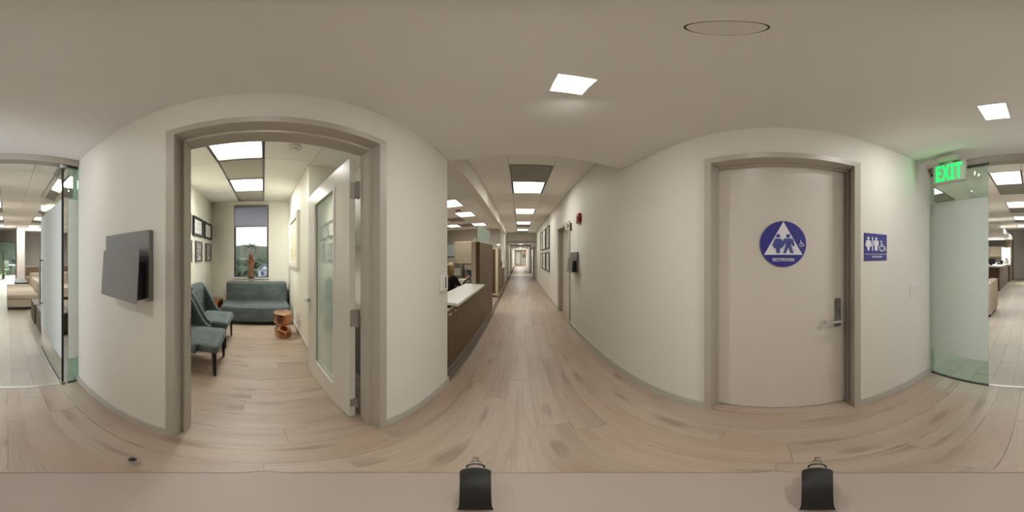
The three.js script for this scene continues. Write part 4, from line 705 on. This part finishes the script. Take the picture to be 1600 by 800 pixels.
// ------------------------------------------------------------------ LOBBY, left end
{
  const L = { side: -1 };
  structure('wall_niche', [tb(-0.52, -0.93, 0, 3.1, -10.1, -8.8), tb(-0.93, -3.6, 2.85, 3.1, -10.1, -8.8), tb(-0.93, -3.6, 0, 3.1, -10.1, -9.5)], M('#efeae7', 0.7), 'white wall niche behind the lobby sofas', 'wall', L);
  const w = thing('window_2', 'glass wall of a small room at the far lobby end', 'window', { kind: 'structure', side: -1 });
  part('pane', tb(-0.48, 0.6, 0.03, 2.3, -10.09, -10.08), clearGlass, w); part('frame', [tb(-0.48, 0.6, 2.3, 2.34, -10.1, -10.06), tb(-0.5, -0.47, 0, 2.34, -10.1, -10.06), tb(-0.48, 0.6, 0, 0.03, -10.1, -10.06)], frameMetal, w);
  const c = thing('chaise_lounge', 'beige upholstered chaise in the lobby', 'sofa', L); part('body', rt(0.02, -0.82, 0.07, 0.30, -4.24, -5.9, 0.02), linen, c); part('cushion', rt(0.025, -0.82, 0.30, 0.43, -4.235, -5.9, 0.03, 4), linen, c); part('plinth', tb(0.0, -0.8, 0, 0.07, -4.27, -5.85), brownLeather, c);
  const so = thing('lobby_sofa', 'beige lobby sofa behind the open glass leaf', 'sofa', L); part('seat', rt(-0.83, -2.4, 0.07, 0.42, -5.0, -5.9, 0.03), linen, so); part('backrest', rt(-0.80, -2.4, 0.3, 0.85, -5.75, -6.0, 0.05, 4), linen, so); part('arm', rt(-0.83, -1.05, 0.3, 0.72, -4.5, -5.7, 0.05, 4), linen, so);
  const b = thing('lobby_sofa', 'tan sofa against the lobby niche wall', 'sofa', L); part('seat', rt(-0.9, -3.2, 0.08, 0.45, -7.4, -8.4, 0.03), M('#a3917d', 0.9), b); part('backrest', rt(-0.9, -3.2, 0.4, 0.93, -8.2, -8.6, 0.04), M('#9a8674', 0.9), b);
  const ct = thing('coffee_table', 'dark low coffee table behind the chaise', 'table', L); part('top', rt(-0.3, -0.8, 0.36, 0.42, -6.3, -7.4, 0.006), brownLeather, ct); for (const [a, s] of [[-0.33, -6.35], [-0.77, -6.35], [-0.33, -7.35], [-0.77, -7.35]]) part('leg', tb(a - 0.02, a + 0.02, 0, 0.36, s - 0.02, s + 0.02), black, ct);
  for (const [s0, s1, a, l] of [[-2.6, -3.16, -0.555, 'dark brown leather cube nearest the glass leaf'], [-3.22, -3.7, -0.53, 'dark brown leather cube farther from the glass leaf']]) { const q = thing('ottoman_cube', l, 'ottoman', { side: -1, group: 'leather cubes' }); part('body', rt(a, a - 0.55, 0.02, 0.39, s0, s1, 0.015), brownLeather, q); part('lid', rt(a + 0.006, a - 0.556, 0.39, 0.455, s0 + 0.006, s1 - 0.006, 0.02), brownLeather, q); part('foot', [tb(a - 0.03, a - 0.07, 0, 0.02, s0 - 0.03, s0 - 0.07), tb(a - 0.03, a - 0.07, 0, 0.02, s1 + 0.03, s1 + 0.07)], black, q); }
  const tv = thing('wall_screen', 'black screen on the lobby niche wall', 'screen', { side: -1, at: [-2.36, 1.87, -9.42], turn: Math.PI }); part('panel', rb(-0.4, 0.4, -0.34, 0.34, -0.03, 0.03, 0.006), rubber, tv); part('bracket', bx(-0.1, 0.1, -0.1, 0.1, -0.07, -0.03), darkGrey, tv);
  // the small room behind the glass
  const fw = M('#f1f3ec', 0.7);
  structure('wall_small_room', [tb(-0.75, 1.3, 0, 2.6, -14.1, -14), tb(-0.85, -0.72, 0, 2.6, -14, -10.25), tb(1.3, 1.4, 0, 2.6, -14, -10.25)], fw, 'walls of the small room behind the lobby glass', 'wall', L);
  structure('floor', tb(-0.8, 1.4, -0.04, 0, -14.1, -10.1), stoneTones[2], 'floor of the small room behind the lobby glass', 'floor', L); structure('ceiling', tb(-0.85, 1.4, 2.6, 2.7, -14.1, -10.1), ceilingPaint, 'ceiling of the small room behind the lobby glass', 'ceiling', L);
  panelLight('unseen_room_lamp', -0.4, 0.4, -12.2, -11.4, 2.56, -1, NEUTRAL, POWER.lobby * 14);  // out of view, strength set to light the small room
  const lp = thing('ceiling_light', 'ceiling light out of view that lights the small room behind the lobby glass', 'ceiling light', L); part('lens', tb(-0.42, 0.42, 2.575, 2.59, -12.22, -11.38), lensGlow, lp); part('rim', tb(-0.46, 0.46, 2.585, 2.6, -12.26, -11.34), white, lp);
  const bd = thing('wall_board', 'pale board on the rear wall of the small room', 'board', L); part('panel', tb(-0.45, 0.1, 1.0, 2.3, -14, -13.96), M('#e3e3ea', 0.5), bd); part('rim', [tb(-0.47, -0.45, 0.98, 2.32, -14, -13.95), tb(0.1, 0.12, 0.98, 2.32, -14, -13.95)], silver, bd);
  const dk = thing('small_room_desk', 'white desk with dark supports in the small room', 'desk', L); part('top', rt(-0.7, 0.15, 0.76, 0.8, -12.2, -12.9, 0.005), white, dk); part('pedestal', tb(-0.35, -0.1, 0, 0.76, -12.3, -12.8), black, dk); part('pedestal', tb(-0.68, -0.5, 0, 0.4, -12.3, -12.8), darkGrey, dk);
  const mo = thing('desk_monitor', 'black monitor on the small white desk', 'monitor', L); part('screen', rt(-0.28, -0.66, 0.9, 1.2, -12.6, -12.63, 0.004), blackGloss, mo); part('stand', tb(-0.44, -0.5, 0.8, 0.95, -12.58, -12.62), black, mo);
  const oc = thing('office_chair', 'black mesh office chair in the small room', 'chair', { side: -1, at: [0.12, 0, -11.7] }); part('seat', rb(-0.24, 0.24, 0.45, 0.53, -0.24, 0.24, 0.03), black, oc); part('backrest', rb(-0.22, 0.22, 0.6, 1.1, 0.2, 0.25, 0.02), black, oc); part('post', [rod([0, 0.1, 0], [0, 0.45, 0], 0.03), rod([0, 0.5, 0.2], [0, 0.7, 0.23], 0.02)], black, oc); for (let k = 0; k < 5; k++) part('leg', rod([0, 0.1, 0], [0.28 * Math.cos(k * 1.257), 0.04, 0.28 * Math.sin(k * 1.257)], 0.02), black, oc);
  const wd = thing('wooden_post', 'brown wooden board at the left edge of the glass room', 'board', L); part('board', tb(0.22, 0.34, 0.3, 1.85, -10.5, -10.6), walnut, wd); part('foot', tb(0.18, 0.38, 0, 0.3, -10.45, -10.65), walnut, wd);
}
// ------------------------------------------------------------------ LOBBY, right end
{
  const Rr = { side: 1 };
  const d = thing('lobby_desk', 'lobby reception desk with a pale stone top', 'desk', Rr);
  part('front', tb(1.3, 2.5, 0.0, 1.0, -6.5, -6.56), walnut, d); part('side_panel', tb(1.3, 1.34, 0.0, 1.0, -6.56, -9.6), greyWood, d); part('countertop', rt(1.2, 2.5, 1.0, 1.06, -6.4, -9.7, 0.008), white, d, { label: 'white stone top' }); part('reveal', tb(1.296, 2.0, 0.5, 0.515, -6.49, -6.5), silver, d);
  const c = thing('ceiling_canopy', 'white floating canopy above the lobby desk', 'canopy', Rr); part('panel', rt(1.13, 3.3, 2.4, 2.6, -6.45, -10.05, 0.004), lobbyWall, c); part('hanger', tb(1.6, 3.2, 2.6, LOBBY, -7.4, -8.4), lobbyWall, c);
  const sl = thing('strip_light', 'strip light placed under the lobby canopy to light desk and cabinets', 'strip light', Rr); part('housing', tb(1.45, 2.7, 2.37, 2.4, -8.75, -8.55), white, sl); part('lamp_diffuser', tb(1.47, 2.68, 2.36, 2.371, -8.73, -8.57), lensGlow, sl); panelLight('strip_lamp', 1.5, 2.65, -8.72, -8.58, 2.35, 1, WARM, 60);  // placed under the canopy to light the desk and cabinets
  const k = thing('wall_cabinets', 'cream upper cabinets behind the lobby desk', 'cabinet', Rr); part('body', tb(1.55, 3.2, 1.4, 2.05, -9.75, -10.08), cream, k); for (const a of [1.56, 1.9, 2.24, 2.58, 2.92]) part('door', rt(a, a + 0.33, 1.41, 2.04, -9.73, -9.75, 0.004), M('#e2d6bd', 0.5), k);
  const p = thing('lobby_screen_panel', 'white panel standing behind the lobby desk', 'partition', Rr); part('panel', tb(1.2, 1.72, 0.9, 1.95, -9.2, -9.25), lobbyWall, p); part('post', tb(1.16, 1.2, 0, 2.4, -9.2, -9.4), M('#8f8372', 0.6), p);
  const br = thing('timber_header', 'brown timber header under the canopy end', 'beam', Rr); part('beam', tb(1.16, 1.6, 2.0, 2.39, -9.5, -9.6), M('#8d7c64', 0.6), br); part('lamp_rod', rod([1.35, 1.9, 9.5], [1.35, 2.2, 9.5], 0.03), white, br);
  const co = thing('timber_column', 'tall pale brown column at the lobby desk end', 'column', Rr); part('shaft', tb(1.10, 1.24, 0, 2.39, -9.85, -10.05), M('#8f8372', 0.6), co); part('cap', tb(1.08, 1.26, 2.36, 2.4, -9.83, -10.07), M('#8f8372', 0.6), co);
  const ph = thing('desk_phone', 'black phone on the lobby desk', 'phone', { side: 1, at: [1.5, 1.06, -7.6] }); part('body', rb(-0.14, 0.14, 0, 0.07, -0.1, 0.1, 0.02), black, ph); part('handset', rb(-0.16, -0.02, 0.06, 0.2, -0.04, 0.04, 0.02), black, ph);
  const it = thing('kettle', 'silver kettle with a black lid on the lobby desk', 'kettle', { side: 1, at: [1.34, 1.06, -8.4] }); part('body', lathe([[0, 0], [0.15, 0], [0.14, 0.14], [0.1, 0.2], [0, 0.2]], 20), silver, it); part('lid', lathe([[0.1, 0.2], [0.09, 0.25], [0.03, 0.3], [0, 0.3]], 20), black, it);
  const mo = thing('desk_monitor', 'black monitor back on the lobby desk', 'monitor', { side: 1, at: [1.78, 1.06, -7.0] }); part('screen', rb(-0.2, 0.2, 0.04, 0.27, -0.02, 0.02, 0.006), black, mo); part('stand', rb(-0.06, 0.06, 0, 0.06, -0.05, 0.05, 0.01), black, mo);
  const lv = thing('lobby_sofa', 'beige sofa back seen beside the frosted panel', 'sofa', Rr); part('arm', rt(0.9, 1.12, 0.06, 0.86, -3.55, -4.3, 0.04, 4), linen, lv); part('seat', rt(1.1, 2.4, 0.06, 0.45, -3.6, -4.25, 0.03), linen, lv); part('backrest', rt(1.1, 2.4, 0.3, 0.86, -3.5, -3.7, 0.04, 4), linen, lv); part('plinth', tb(0.94, 2.35, 0, 0.06, -3.6, -4.25), black, lv);
}

// ------------------------------------------------------------------ the person at the reception desk
function blob(bones, blend, size, res, at) {          // smooth union of tapered capsules, meshed
  const mc = new MarchingCubes(res, new THREE.MeshBasicMaterial(), true, false, 60000);
  mc.isolation = 0;
  const f = mc.field, h = size / 2, a = bones.map(([p, q, r0, r1]) => [p[0], p[1], p[2], q[0] - p[0], q[1] - p[1], q[2] - p[2], r0, r1]);
  for (let k = 0; k < res; k++) for (let j = 0; j < res; j++) for (let i = 0; i < res; i++) {
    const x = at[0] + (i / (res / 2) - 1) * h, y = at[1] + (j / (res / 2) - 1) * h, z = at[2] + (k / (res / 2) - 1) * h; let d = 1e3;
    for (const b of a) { const wx = x - b[0], wy = y - b[1], wz = z - b[2], l = b[3] * b[3] + b[4] * b[4] + b[5] * b[5], t = l ? clamp01((wx * b[3] + wy * b[4] + wz * b[5]) / l) : 0, e = Math.hypot(wx - b[3] * t, wy - b[4] * t, wz - b[5] * t) - lerp(b[6], b[7], t), m = clamp01(0.5 + 0.5 * (d - e) / blend); d = lerp(d, e, m) - blend * m * (1 - m); }
    f[i + j * res + k * res * res] = -d;
  }
  mc.update();
  const n = mc.count, g = new THREE.BufferGeometry(), p = new Float32Array(n * 3);
  for (let i = 0; i < n; i++) { p[i * 3] = at[0] + mc.positionArray[i * 3] * h; p[i * 3 + 1] = at[1] + mc.positionArray[i * 3 + 1] * h; p[i * 3 + 2] = at[2] + mc.positionArray[i * 3 + 2] * h; }
  g.setAttribute('position', new THREE.BufferAttribute(p, 3)); g.setAttribute('normal', new THREE.BufferAttribute(mc.normalArray.slice(0, n * 3), 3));
  return g;
}
{ // local axes: facing -z, feet at y = 0
  const who = { at: [-1.5, 0, 3.3], turn: -0.5 };
  const t = thing('person', 'blond person in black sitting at the reception desk, hand raised', 'person', who);
  const skin = M('#c79a80', 0.6), cloth = M('#15151a', 0.8), top = M('#8f8f8d', 0.8), hairM = M('#dcbf86', 0.55), hairD = M('#a37d47', 0.6);
  const arm = (s, el, wr) => [[[s * 0.17, 0.98, 0.0], el, 0.05, 0.041], [el, wr, 0.04, 0.028]];
  const eR = [0.25, 0.76, -0.1], wR = [0.17, 0.90, -0.32], eL = [-0.25, 0.74, -0.08], wL = [-0.12, 0.77, -0.33];
  part('body', [blob([[[0, 0.55, 0.02], [0, 0.72, 0.03], 0.15, 0.13], [[0, 0.72, 0.03], [0, 0.92, 0.01], 0.13, 0.14], [[-0.13, 0.96, 0.01], [0.13, 0.96, 0.01], 0.07, 0.07], [[0, 0.96, 0.0], [0, 1.08, -0.02], 0.06, 0.048], ...arm(1, eR, wR), ...arm(-1, eL, wL), [[0.09, 0.55, 0], [0.12, 0.54, -0.42], 0.085, 0.06], [[-0.09, 0.55, 0], [-0.12, 0.54, -0.42], 0.085, 0.06], [[0.12, 0.54, -0.42], [0.12, 0.1, -0.40], 0.058, 0.038], [[-0.12, 0.54, -0.42], [-0.12, 0.1, -0.40], 0.058, 0.038], [[0.12, 0.05, -0.38], [0.12, 0.035, -0.55], 0.04, 0.03], [[-0.12, 0.05, -0.38], [-0.12, 0.035, -0.55], 0.04, 0.03]], 0.05, 1.5, 96, [0, 0.6, -0.1])], cloth, t);
  const fingers = (w, s, curl) => { const b = [[w, [w[0] - s * 0.01, w[1] + 0.05, w[2] - 0.05], 0.024, 0.03]]; for (let k = 0; k < 4; k++) { const o = (k - 1.5) * 0.019, L = [0.03, 0.034, 0.032, 0.026][k], p = [w[0] - s * 0.01 + o, w[1] + 0.06, w[2] - 0.065], q = [p[0], p[1] + L, p[2] - L * 0.6], r = [q[0], q[1] + L * 0.3, q[2] - L * curl]; b.push([p, q, 0.0085, 0.008], [q, r, 0.008, 0.0068]); } b.push([[w[0] - s * 0.02, w[1] + 0.03, w[2] - 0.03], [w[0] - s * 0.05, w[1] + 0.05, w[2] - 0.05], 0.011, 0.009], [[w[0] - s * 0.05, w[1] + 0.05, w[2] - 0.05], [w[0] - s * 0.055, w[1] + 0.08, w[2] - 0.065], 0.009, 0.0075]); return b; };
  part('hands', [blob(fingers(wR, 1, 0.9), 0.008, 0.26, 64, [wR[0], wR[1] + 0.05, wR[2] - 0.05]), blob(fingers(wL, -1, 0.9), 0.008, 0.26, 64, [wL[0], wL[1] + 0.05, wL[2] - 0.05])], skin, t);
  part('head', blob([[[0, 1.12, -0.02], [0, 1.20, -0.01], 0.072, 0.088], [[0, 1.09, -0.07], [0, 1.12, -0.06], 0.035, 0.05], [[0, 1.13, -0.105], [0, 1.155, -0.095], 0.013, 0.009], [[-0.085, 1.13, 0], [-0.085, 1.15, 0], 0.014, 0.014], [[0.085, 1.13, 0], [0.085, 1.15, 0], 0.014, 0.014]], 0.03, 0.36, 72, [0, 1.14, -0.02]), skin, t);
  part('eyes', [ball(-0.03, 1.165, -0.088, 0.01, 0.7, 10), ball(0.03, 1.165, -0.088, 0.01, 0.7, 10)], black, t); part('mouth', rb(-0.022, 0.022, 1.088, 1.096, -0.112, -0.1, 0.003), M('#9b5a50', 0.5), t);
  const locks = []; for (let k = 0; k < 16; k++) { const a = Math.PI * (0.02 + 0.96 * k / 15), x = 0.098 * Math.cos(a), z = 0.085 * Math.sin(a) + 0.0; locks.push([[x * 0.8, 1.24, z * 0.8], [x, 1.12, z + 0.02], 0.035, 0.03], [[x, 1.12, z + 0.02], [x * (1.05 + 0.15 * rnd()), 0.98 - 0.05 * rnd(), z * 0.9 + 0.03], 0.028, 0.012]); }
  const hair = part('hair', blob([[[0, 1.21, 0.015], [0, 1.23, -0.01], 0.092, 0.09], ...locks], 0.012, 0.46, 80, [0, 1.1, 0.03]), hairM, t, { label: 'loose blond hair' });
  for (const a of [0.15, 0.45, 0.75, 1.05, 1.35, 1.65, 1.95, 2.25, 2.55, 2.85]) part('hair_strand', [rod([0.088 * Math.cos(a), 1.255, 0.083 * Math.sin(a) + 0.02], [0.128 * Math.cos(a + 0.1), 1.12, 0.118 * Math.sin(a + 0.1) + 0.03], 0.008, 0.011, 8), rod([0.128 * Math.cos(a + 0.1), 1.12, 0.118 * Math.sin(a + 0.1) + 0.03], [0.126 * Math.cos(a - 0.05), 0.97, 0.11 * Math.sin(a - 0.05) + 0.045], 0.011, 0.005, 8)], hairD, hair);
  part('collar', new THREE.TorusGeometry(0.085, 0.02, 10, 28).rotateX(Math.PI / 2 - 0.3).translate(0, 1.015, 0.0), top, t, { label: 'grey collar' });
  const c = thing('office_chair', 'dark office chair under the person at reception', 'chair', who);
  part('seat', rb(-0.25, 0.25, 0.36, 0.42, -0.3, 0.2, 0.03), darkGrey, c); part('backrest', rb(-0.2, 0.2, 0.5, 0.84, 0.19, 0.23, 0.02), darkGrey, c); part('post', [rod([0, 0.1, 0], [0, 0.37, 0], 0.03), rod([0, 0.4, 0.18], [0, 0.6, 0.22], 0.02)], black, c); for (let k = 0; k < 5; k++) part('leg', rod([0, 0.1, 0], [0.28 * Math.cos(k * 1.257), 0.03, 0.28 * Math.sin(k * 1.257)], 0.02), black, c);
}

// ------------------------------------------------------------------ OUTDOORS, beyond the office window
{
  const leafTex = tex(256, 256, (u, v) => { const g = 0.4 * noise(u * 12, v * 12, 12, 12, 71) + 0.6 * noise(u * 60, v * 60, 60, 60, 72); return mix3([44, 60, 44], [106, 128, 92], g); }, { rx: 3, ry: 2 });
  const crowns = ['#ffffff', '#e8f0d8', '#dcdcc8', '#f0ecd8'].map((c) => M(c, 0.95, 0, { map: leafTex }));
  const bark = M('#5a4c3e', 0.9), GROUND = -8;
  structure('ground', tb(-900, -6, GROUND - 1, GROUND, -500, 500), M('#6e7862', 0.95), 'green ground far below the office window', 'ground');
  const ridge = []; const rp = [];
  for (let i = 0; i <= 60; i++) { const s = -600 + 20 * i, y = 36 + 16 * noise(i / 5, 1, 99, 9, 81) + 7 * noise(i / 1.7, 2, 99, 9, 82); rp.push([s, y]); }
  const hs = poly([[rp[0][0], GROUND - 2], ...rp, [rp[60][0], GROUND - 2]].reverse());
  structure('hills', extrude(hs, 120).rotateY(Math.PI / 2).translate(-900, 0, 0).scale(1, 1, 1), M('#7f8672', 1), 'low wooded hills on the horizon', 'hills');
  let n = 0;
  const places = ['left', 'centre', 'right'];
  const tree = (r, s, top, w, tone, l) => {
    const a = -r, t = thing('tree', l, 'tree', { at: [a, GROUND, s], group: 'trees beyond the window' }), H = top - GROUND;
    const g = []; for (let k = 0; k < 7; k++) { const b = new THREE.IcosahedronGeometry(w * between(0.42, 0.62), 3), p = b.attributes.position, ph = rnd() * 9; for (let i = 0; i < p.count; i++) { const x = p.getX(i), y = p.getY(i), z = p.getZ(i), q = 1 + 0.14 * Math.sin(x * 6 / w + ph) * Math.sin(y * 7 / w + ph) + 0.1 * Math.sin(z * 13 / w + y * 11 / w) + 0.05 * Math.sin(x * 29 / w + z * 23 / w); p.setXYZ(i, x * q, y * q, z * q); } b.computeVertexNormals(); g.push(b.translate(between(-0.5, 0.5) * w, H - w * between(0.45, 0.9), between(-0.5, 0.5) * w)); }
    part('crown', g, crowns[Math.floor(rnd() * 4)], t); part('trunk', rod([0, 0, 0], [0, H - w * 0.5, 0], w * 0.08, w * 0.05), bark, t);
  };
  const rows = [[220, 7, -1, 9, 3, 'far row'], [130, 6, -1.6, 7, 2, 'middle row'], [75, 5, -2.8, 5, 1, 'near row'], [45, 4, -3.6, 3.6, 0, 'nearest row']];
  for (const [r, k, top, w, tone, wd] of rows) for (let i = 0; i < k; i++) { const f = (i + 0.5) / k, s = r * lerp(-0.22, 0.06, f); if (wd === 'nearest row' && f > 0.55) continue; if (wd === 'near row' && f > 0.62) continue; tree(r * between(0.92, 1.08), s, top + between(-0.8, 0.9), w * between(0.9, 1.15), tone, `${['leftmost', 'second', 'third', 'fourth', 'fifth', 'sixth', 'seventh'][i]} tree from the left in the ${wd} outside`); }
  const palm = thing('palm_tree', 'tall palm tree behind the statue', 'palm tree', { at: [-60, GROUND, -4.6] });
  part('trunk', rod([0, 0, 0], [0, 13.2, 0], 0.32, 0.22), bark, palm); part('skirt', lathe([[0.3, 9.6], [0.75, 10.3], [0.95, 11.6], [0.6, 12.6], [0.2, 13]], 16), M('#8f8b80', 0.95), palm);
  for (let k = 0; k < 16; k++) { const a = k * 2.4, e = -0.3 + 1.5 * ((k * 5) % 16) / 16, pts = []; for (let i = 0; i <= 6; i++) { const q = i / 6 * 1.9; pts.push(new THREE.Vector3(Math.cos(a) * q * Math.cos(e), 13.2 + q * Math.sin(e) - 0.28 * q * q, Math.sin(a) * q * Math.cos(e))); } part('frond', new THREE.TubeGeometry(new THREE.CatmullRomCurve3(pts), 10, 0.13, 5).scale(1, 1, 1), crowns[1], palm); }
  const house = (r, s, w, h, rh, y, l) => { const t = thing('house', l, 'house', { at: [-r, y, s] }); part('wall', bx(-3, 3, 0, h, -w / 2, w / 2), M('#dfe1ea', 0.8), t); part('roof', extrude(poly([[-w / 2 - 0.3, 0], [w / 2 + 0.3, 0], [0, rh]]), 6.6).rotateY(Math.PI / 2).translate(-3.3, h, 0), M('#7b7684', 0.9), t); part('gable', extrude(poly([[-w * 0.3, 0], [w * 0.3, 0], [0, rh * 0.7]]), 0.2).rotateY(Math.PI / 2).translate(3.25, h + 0.02, 0), M('#e9ebf2', 0.8), t); for (const x of [-w * 0.25, w * 0.2]) part('window', bx(3.0, 3.06, h * 0.35, h * 0.75, x - 0.4, x + 0.4), M('#59606e', 0.3), t); part('eave', bx(-3.3, 3.4, h - 0.1, h, -w / 2 - 0.3, w / 2 + 0.3), M('#cfc3b8', 0.8), t); };
  house(60, 0.4, 4.6, 3.2, 1.7, -6.4, 'white gabled house beyond the office window'); house(52, 1.2, 3.2, 1.6, 1.0, -6.9, 'low pale house in front of the gabled house');
}

// ------------------------------------------------------------------ bend everything into the unrolled hall
function bendGeometry(src, world, side, inner) {
  const g = src.index ? src.toNonIndexed() : src, p = g.attributes.position, nr = g.attributes.normal, uv = g.attributes.uv;
  const nm = new THREE.Matrix3().getNormalMatrix(world), P3 = [], N3 = [], U2 = [];
  const a = new THREE.Vector3(), b = new THREE.Vector3(), c = new THREE.Vector3(), dx = new THREE.Vector3(), dy = new THREE.Vector3(), dz = new THREE.Vector3(), q = new THREE.Vector3();
  const make = (pos, n, u, v) => ({ p: pos, n, u, v, w: bend(pos, side, new THREE.Vector3(), inner) });
  const midCache = (A, B) => make(A.p.clone().add(B.p).multiplyScalar(0.5), A.n.clone().add(B.n), (A.u + B.u) / 2, (A.v + B.v) / 2);
  const eyeAt = new THREE.Vector3(0, EYE, 0), tmp = new THREE.Vector3();
  const bad = (A, B) => {                            // how far the bent edge leaves its chord, seen against its distance
    let worst = 0; const L = A.p.distanceTo(B.p); if (L < 0.004) return 0;
    for (const f of [0.25, 0.5, 0.75]) { bend(q.copy(A.p).lerp(B.p, f), side, tmp, inner); a.copy(A.w).lerp(B.w, f); worst = Math.max(worst, tmp.distanceTo(a)); }
    return worst / Math.max(0.5, A.w.distanceTo(eyeAt) + B.w.distanceTo(eyeAt)) * 2;
  };
  const emit = (V) => {
    P3.push(V.w.x, V.w.y, V.w.z); U2.push(V.u, V.v);
    const h = 1e-3 * Math.max(0.05, Math.hypot(V.p.x, V.p.z));
    for (const [d, x, y, z] of [[dx, 1, 0, 0], [dy, 0, 1, 0], [dz, 0, 0, 1]]) { bend(q.set(V.p.x + x * h, V.p.y + y * h, V.p.z + z * h), side, d, inner); bend(q.set(V.p.x - x * h, V.p.y - y * h, V.p.z - z * h), side, tmp, inner); d.sub(tmp).multiplyScalar(0.5 / h); }
    const n = V.n; c.set(0, 0, 0);                    // the normal turns with the bent surface
    c.addScaledVector(a.crossVectors(dy, dz), n.x).addScaledVector(a.crossVectors(dz, dx), n.y).addScaledVector(a.crossVectors(dx, dy), n.z);
    if (c.lengthSq() < 1e-20) c.copy(n); c.normalize(); N3.push(c.x, c.y, c.z);
  };
  const LIMIT = 0.0011;
  const split = (A, B, C, depth) => {
    if (depth < 30) {
      const e = [bad(A, B), bad(B, C), bad(C, A)], m = Math.max(...e);
      if (m > LIMIT) {
        if (m === e[0]) { const D = midCache(A, B); split(A, D, C, depth + 1); split(D, B, C, depth + 1); }
        else if (m === e[1]) { const D = midCache(B, C); split(A, B, D, depth + 1); split(A, D, C, depth + 1); }
        else { const D = midCache(C, A); split(A, B, D, depth + 1); split(D, B, C, depth + 1); }
        return;
      }
    }
    emit(A); emit(B); emit(C);
  };
  const vert = (i) => make(new THREE.Vector3().fromBufferAttribute(p, i).applyMatrix4(world), new THREE.Vector3().fromBufferAttribute(nr, i).applyMatrix3(nm).normalize(), uv ? uv.getX(i) : 0, uv ? uv.getY(i) : 0);
  for (let i = 0; i + 2 < p.count; i += 3) split(vert(i), vert(i + 1), vert(i + 2), 0);
  const o = new THREE.BufferGeometry();
  o.setAttribute('position', new THREE.Float32BufferAttribute(P3, 3)); o.setAttribute('normal', new THREE.Float32BufferAttribute(N3, 3)); o.setAttribute('uv', new THREE.Float32BufferAttribute(U2, 2));
  return o;
}
scene.updateMatrixWorld(true);
let triangles = 0;
for (const [top, { side, inner, laid }] of placing) {
  const meshes = []; top.traverse((o) => { if (o.isMesh) meshes.push(o); });
  const box = new THREE.Box3();
  const done = meshes.map((m) => { const g = laid ? m.geometry.clone().applyMatrix4(m.matrixWorld) : bendGeometry(m.geometry, m.matrixWorld, side, inner); g.computeBoundingBox(); box.union(g.boundingBox); triangles += g.attributes.position.count / 3; return g; });
  const foot = new THREE.Vector3((box.min.x + box.max.x) / 2, box.min.y, (box.min.z + box.max.z) / 2);
  meshes.forEach((m, i) => { m.geometry = done[i].translate(-foot.x, -foot.y, -foot.z); m.position.set(0, 0, 0); m.rotation.set(0, 0, 0); m.scale.set(1, 1, 1); m.castShadow = m.receiveShadow = true; });
  top.position.copy(foot); top.rotation.set(0, 0, 0);
}
console.log('triangles', triangles);
for (const l of lampQueue) {
  if (l.point) { const p = new THREE.PointLight(l.color, l.luminance, 0, 2); bend(new THREE.Vector3(l.point[0], l.point[1], -l.point[2]), l.side, p.position); p.name = l.name; p.castShadow = true; p.shadow.radius = 3; scene.add(p); continue; }
  if (l.laid) { const p = new THREE.RectAreaLight(l.color, l.luminance, l.laid[3], l.laid[4]); p.name = l.name; p.position.set(l.laid[0], l.laid[1], l.laid[2]); p.rotation.x = -Math.PI / 2; scene.add(p); continue; }
  const v = (a, s) => bend(new THREE.Vector3(a, l.y, -s), l.side, new THREE.Vector3());
  const q = [v(l.a0, l.s0), v(l.a1, l.s0), v(l.a1, l.s1), v(l.a0, l.s1)], mid = v((l.a0 + l.a1) / 2, (l.s0 + l.s1) / 2);
  const across = q[1].clone().add(q[2]).sub(q[0]).sub(q[3]).multiplyScalar(0.5).setY(0), along = q[3].clone().add(q[2]).sub(q[0]).sub(q[1]).multiplyScalar(0.5).setY(0);
  const area = Math.abs(across.x * along.z - across.z * along.x), y = along.clone().normalize(), z = new THREE.Vector3(0, 1, 0), x = y.clone().cross(z).normalize();
  const length = along.length(), skew = Math.abs(across.dot(y)) / length, L = length * Math.max(0.5, 0.92 - skew * 0.5), W = area / length * 0.86;   // lies inside the lens of the fitting
  const lamp = new THREE.RectAreaLight(l.color, l.luminance * 0.72 * area / (W * L), W, L);
  lamp.name = l.name; lamp.position.copy(mid); lamp.position.y = Math.min(...q.map((p) => p.y), mid.y) - 0.006;
  lamp.quaternion.setFromRotationMatrix(new THREE.Matrix4().makeBasis(x, y, z)); scene.add(lamp);
}
renderer.render(scene, camera);
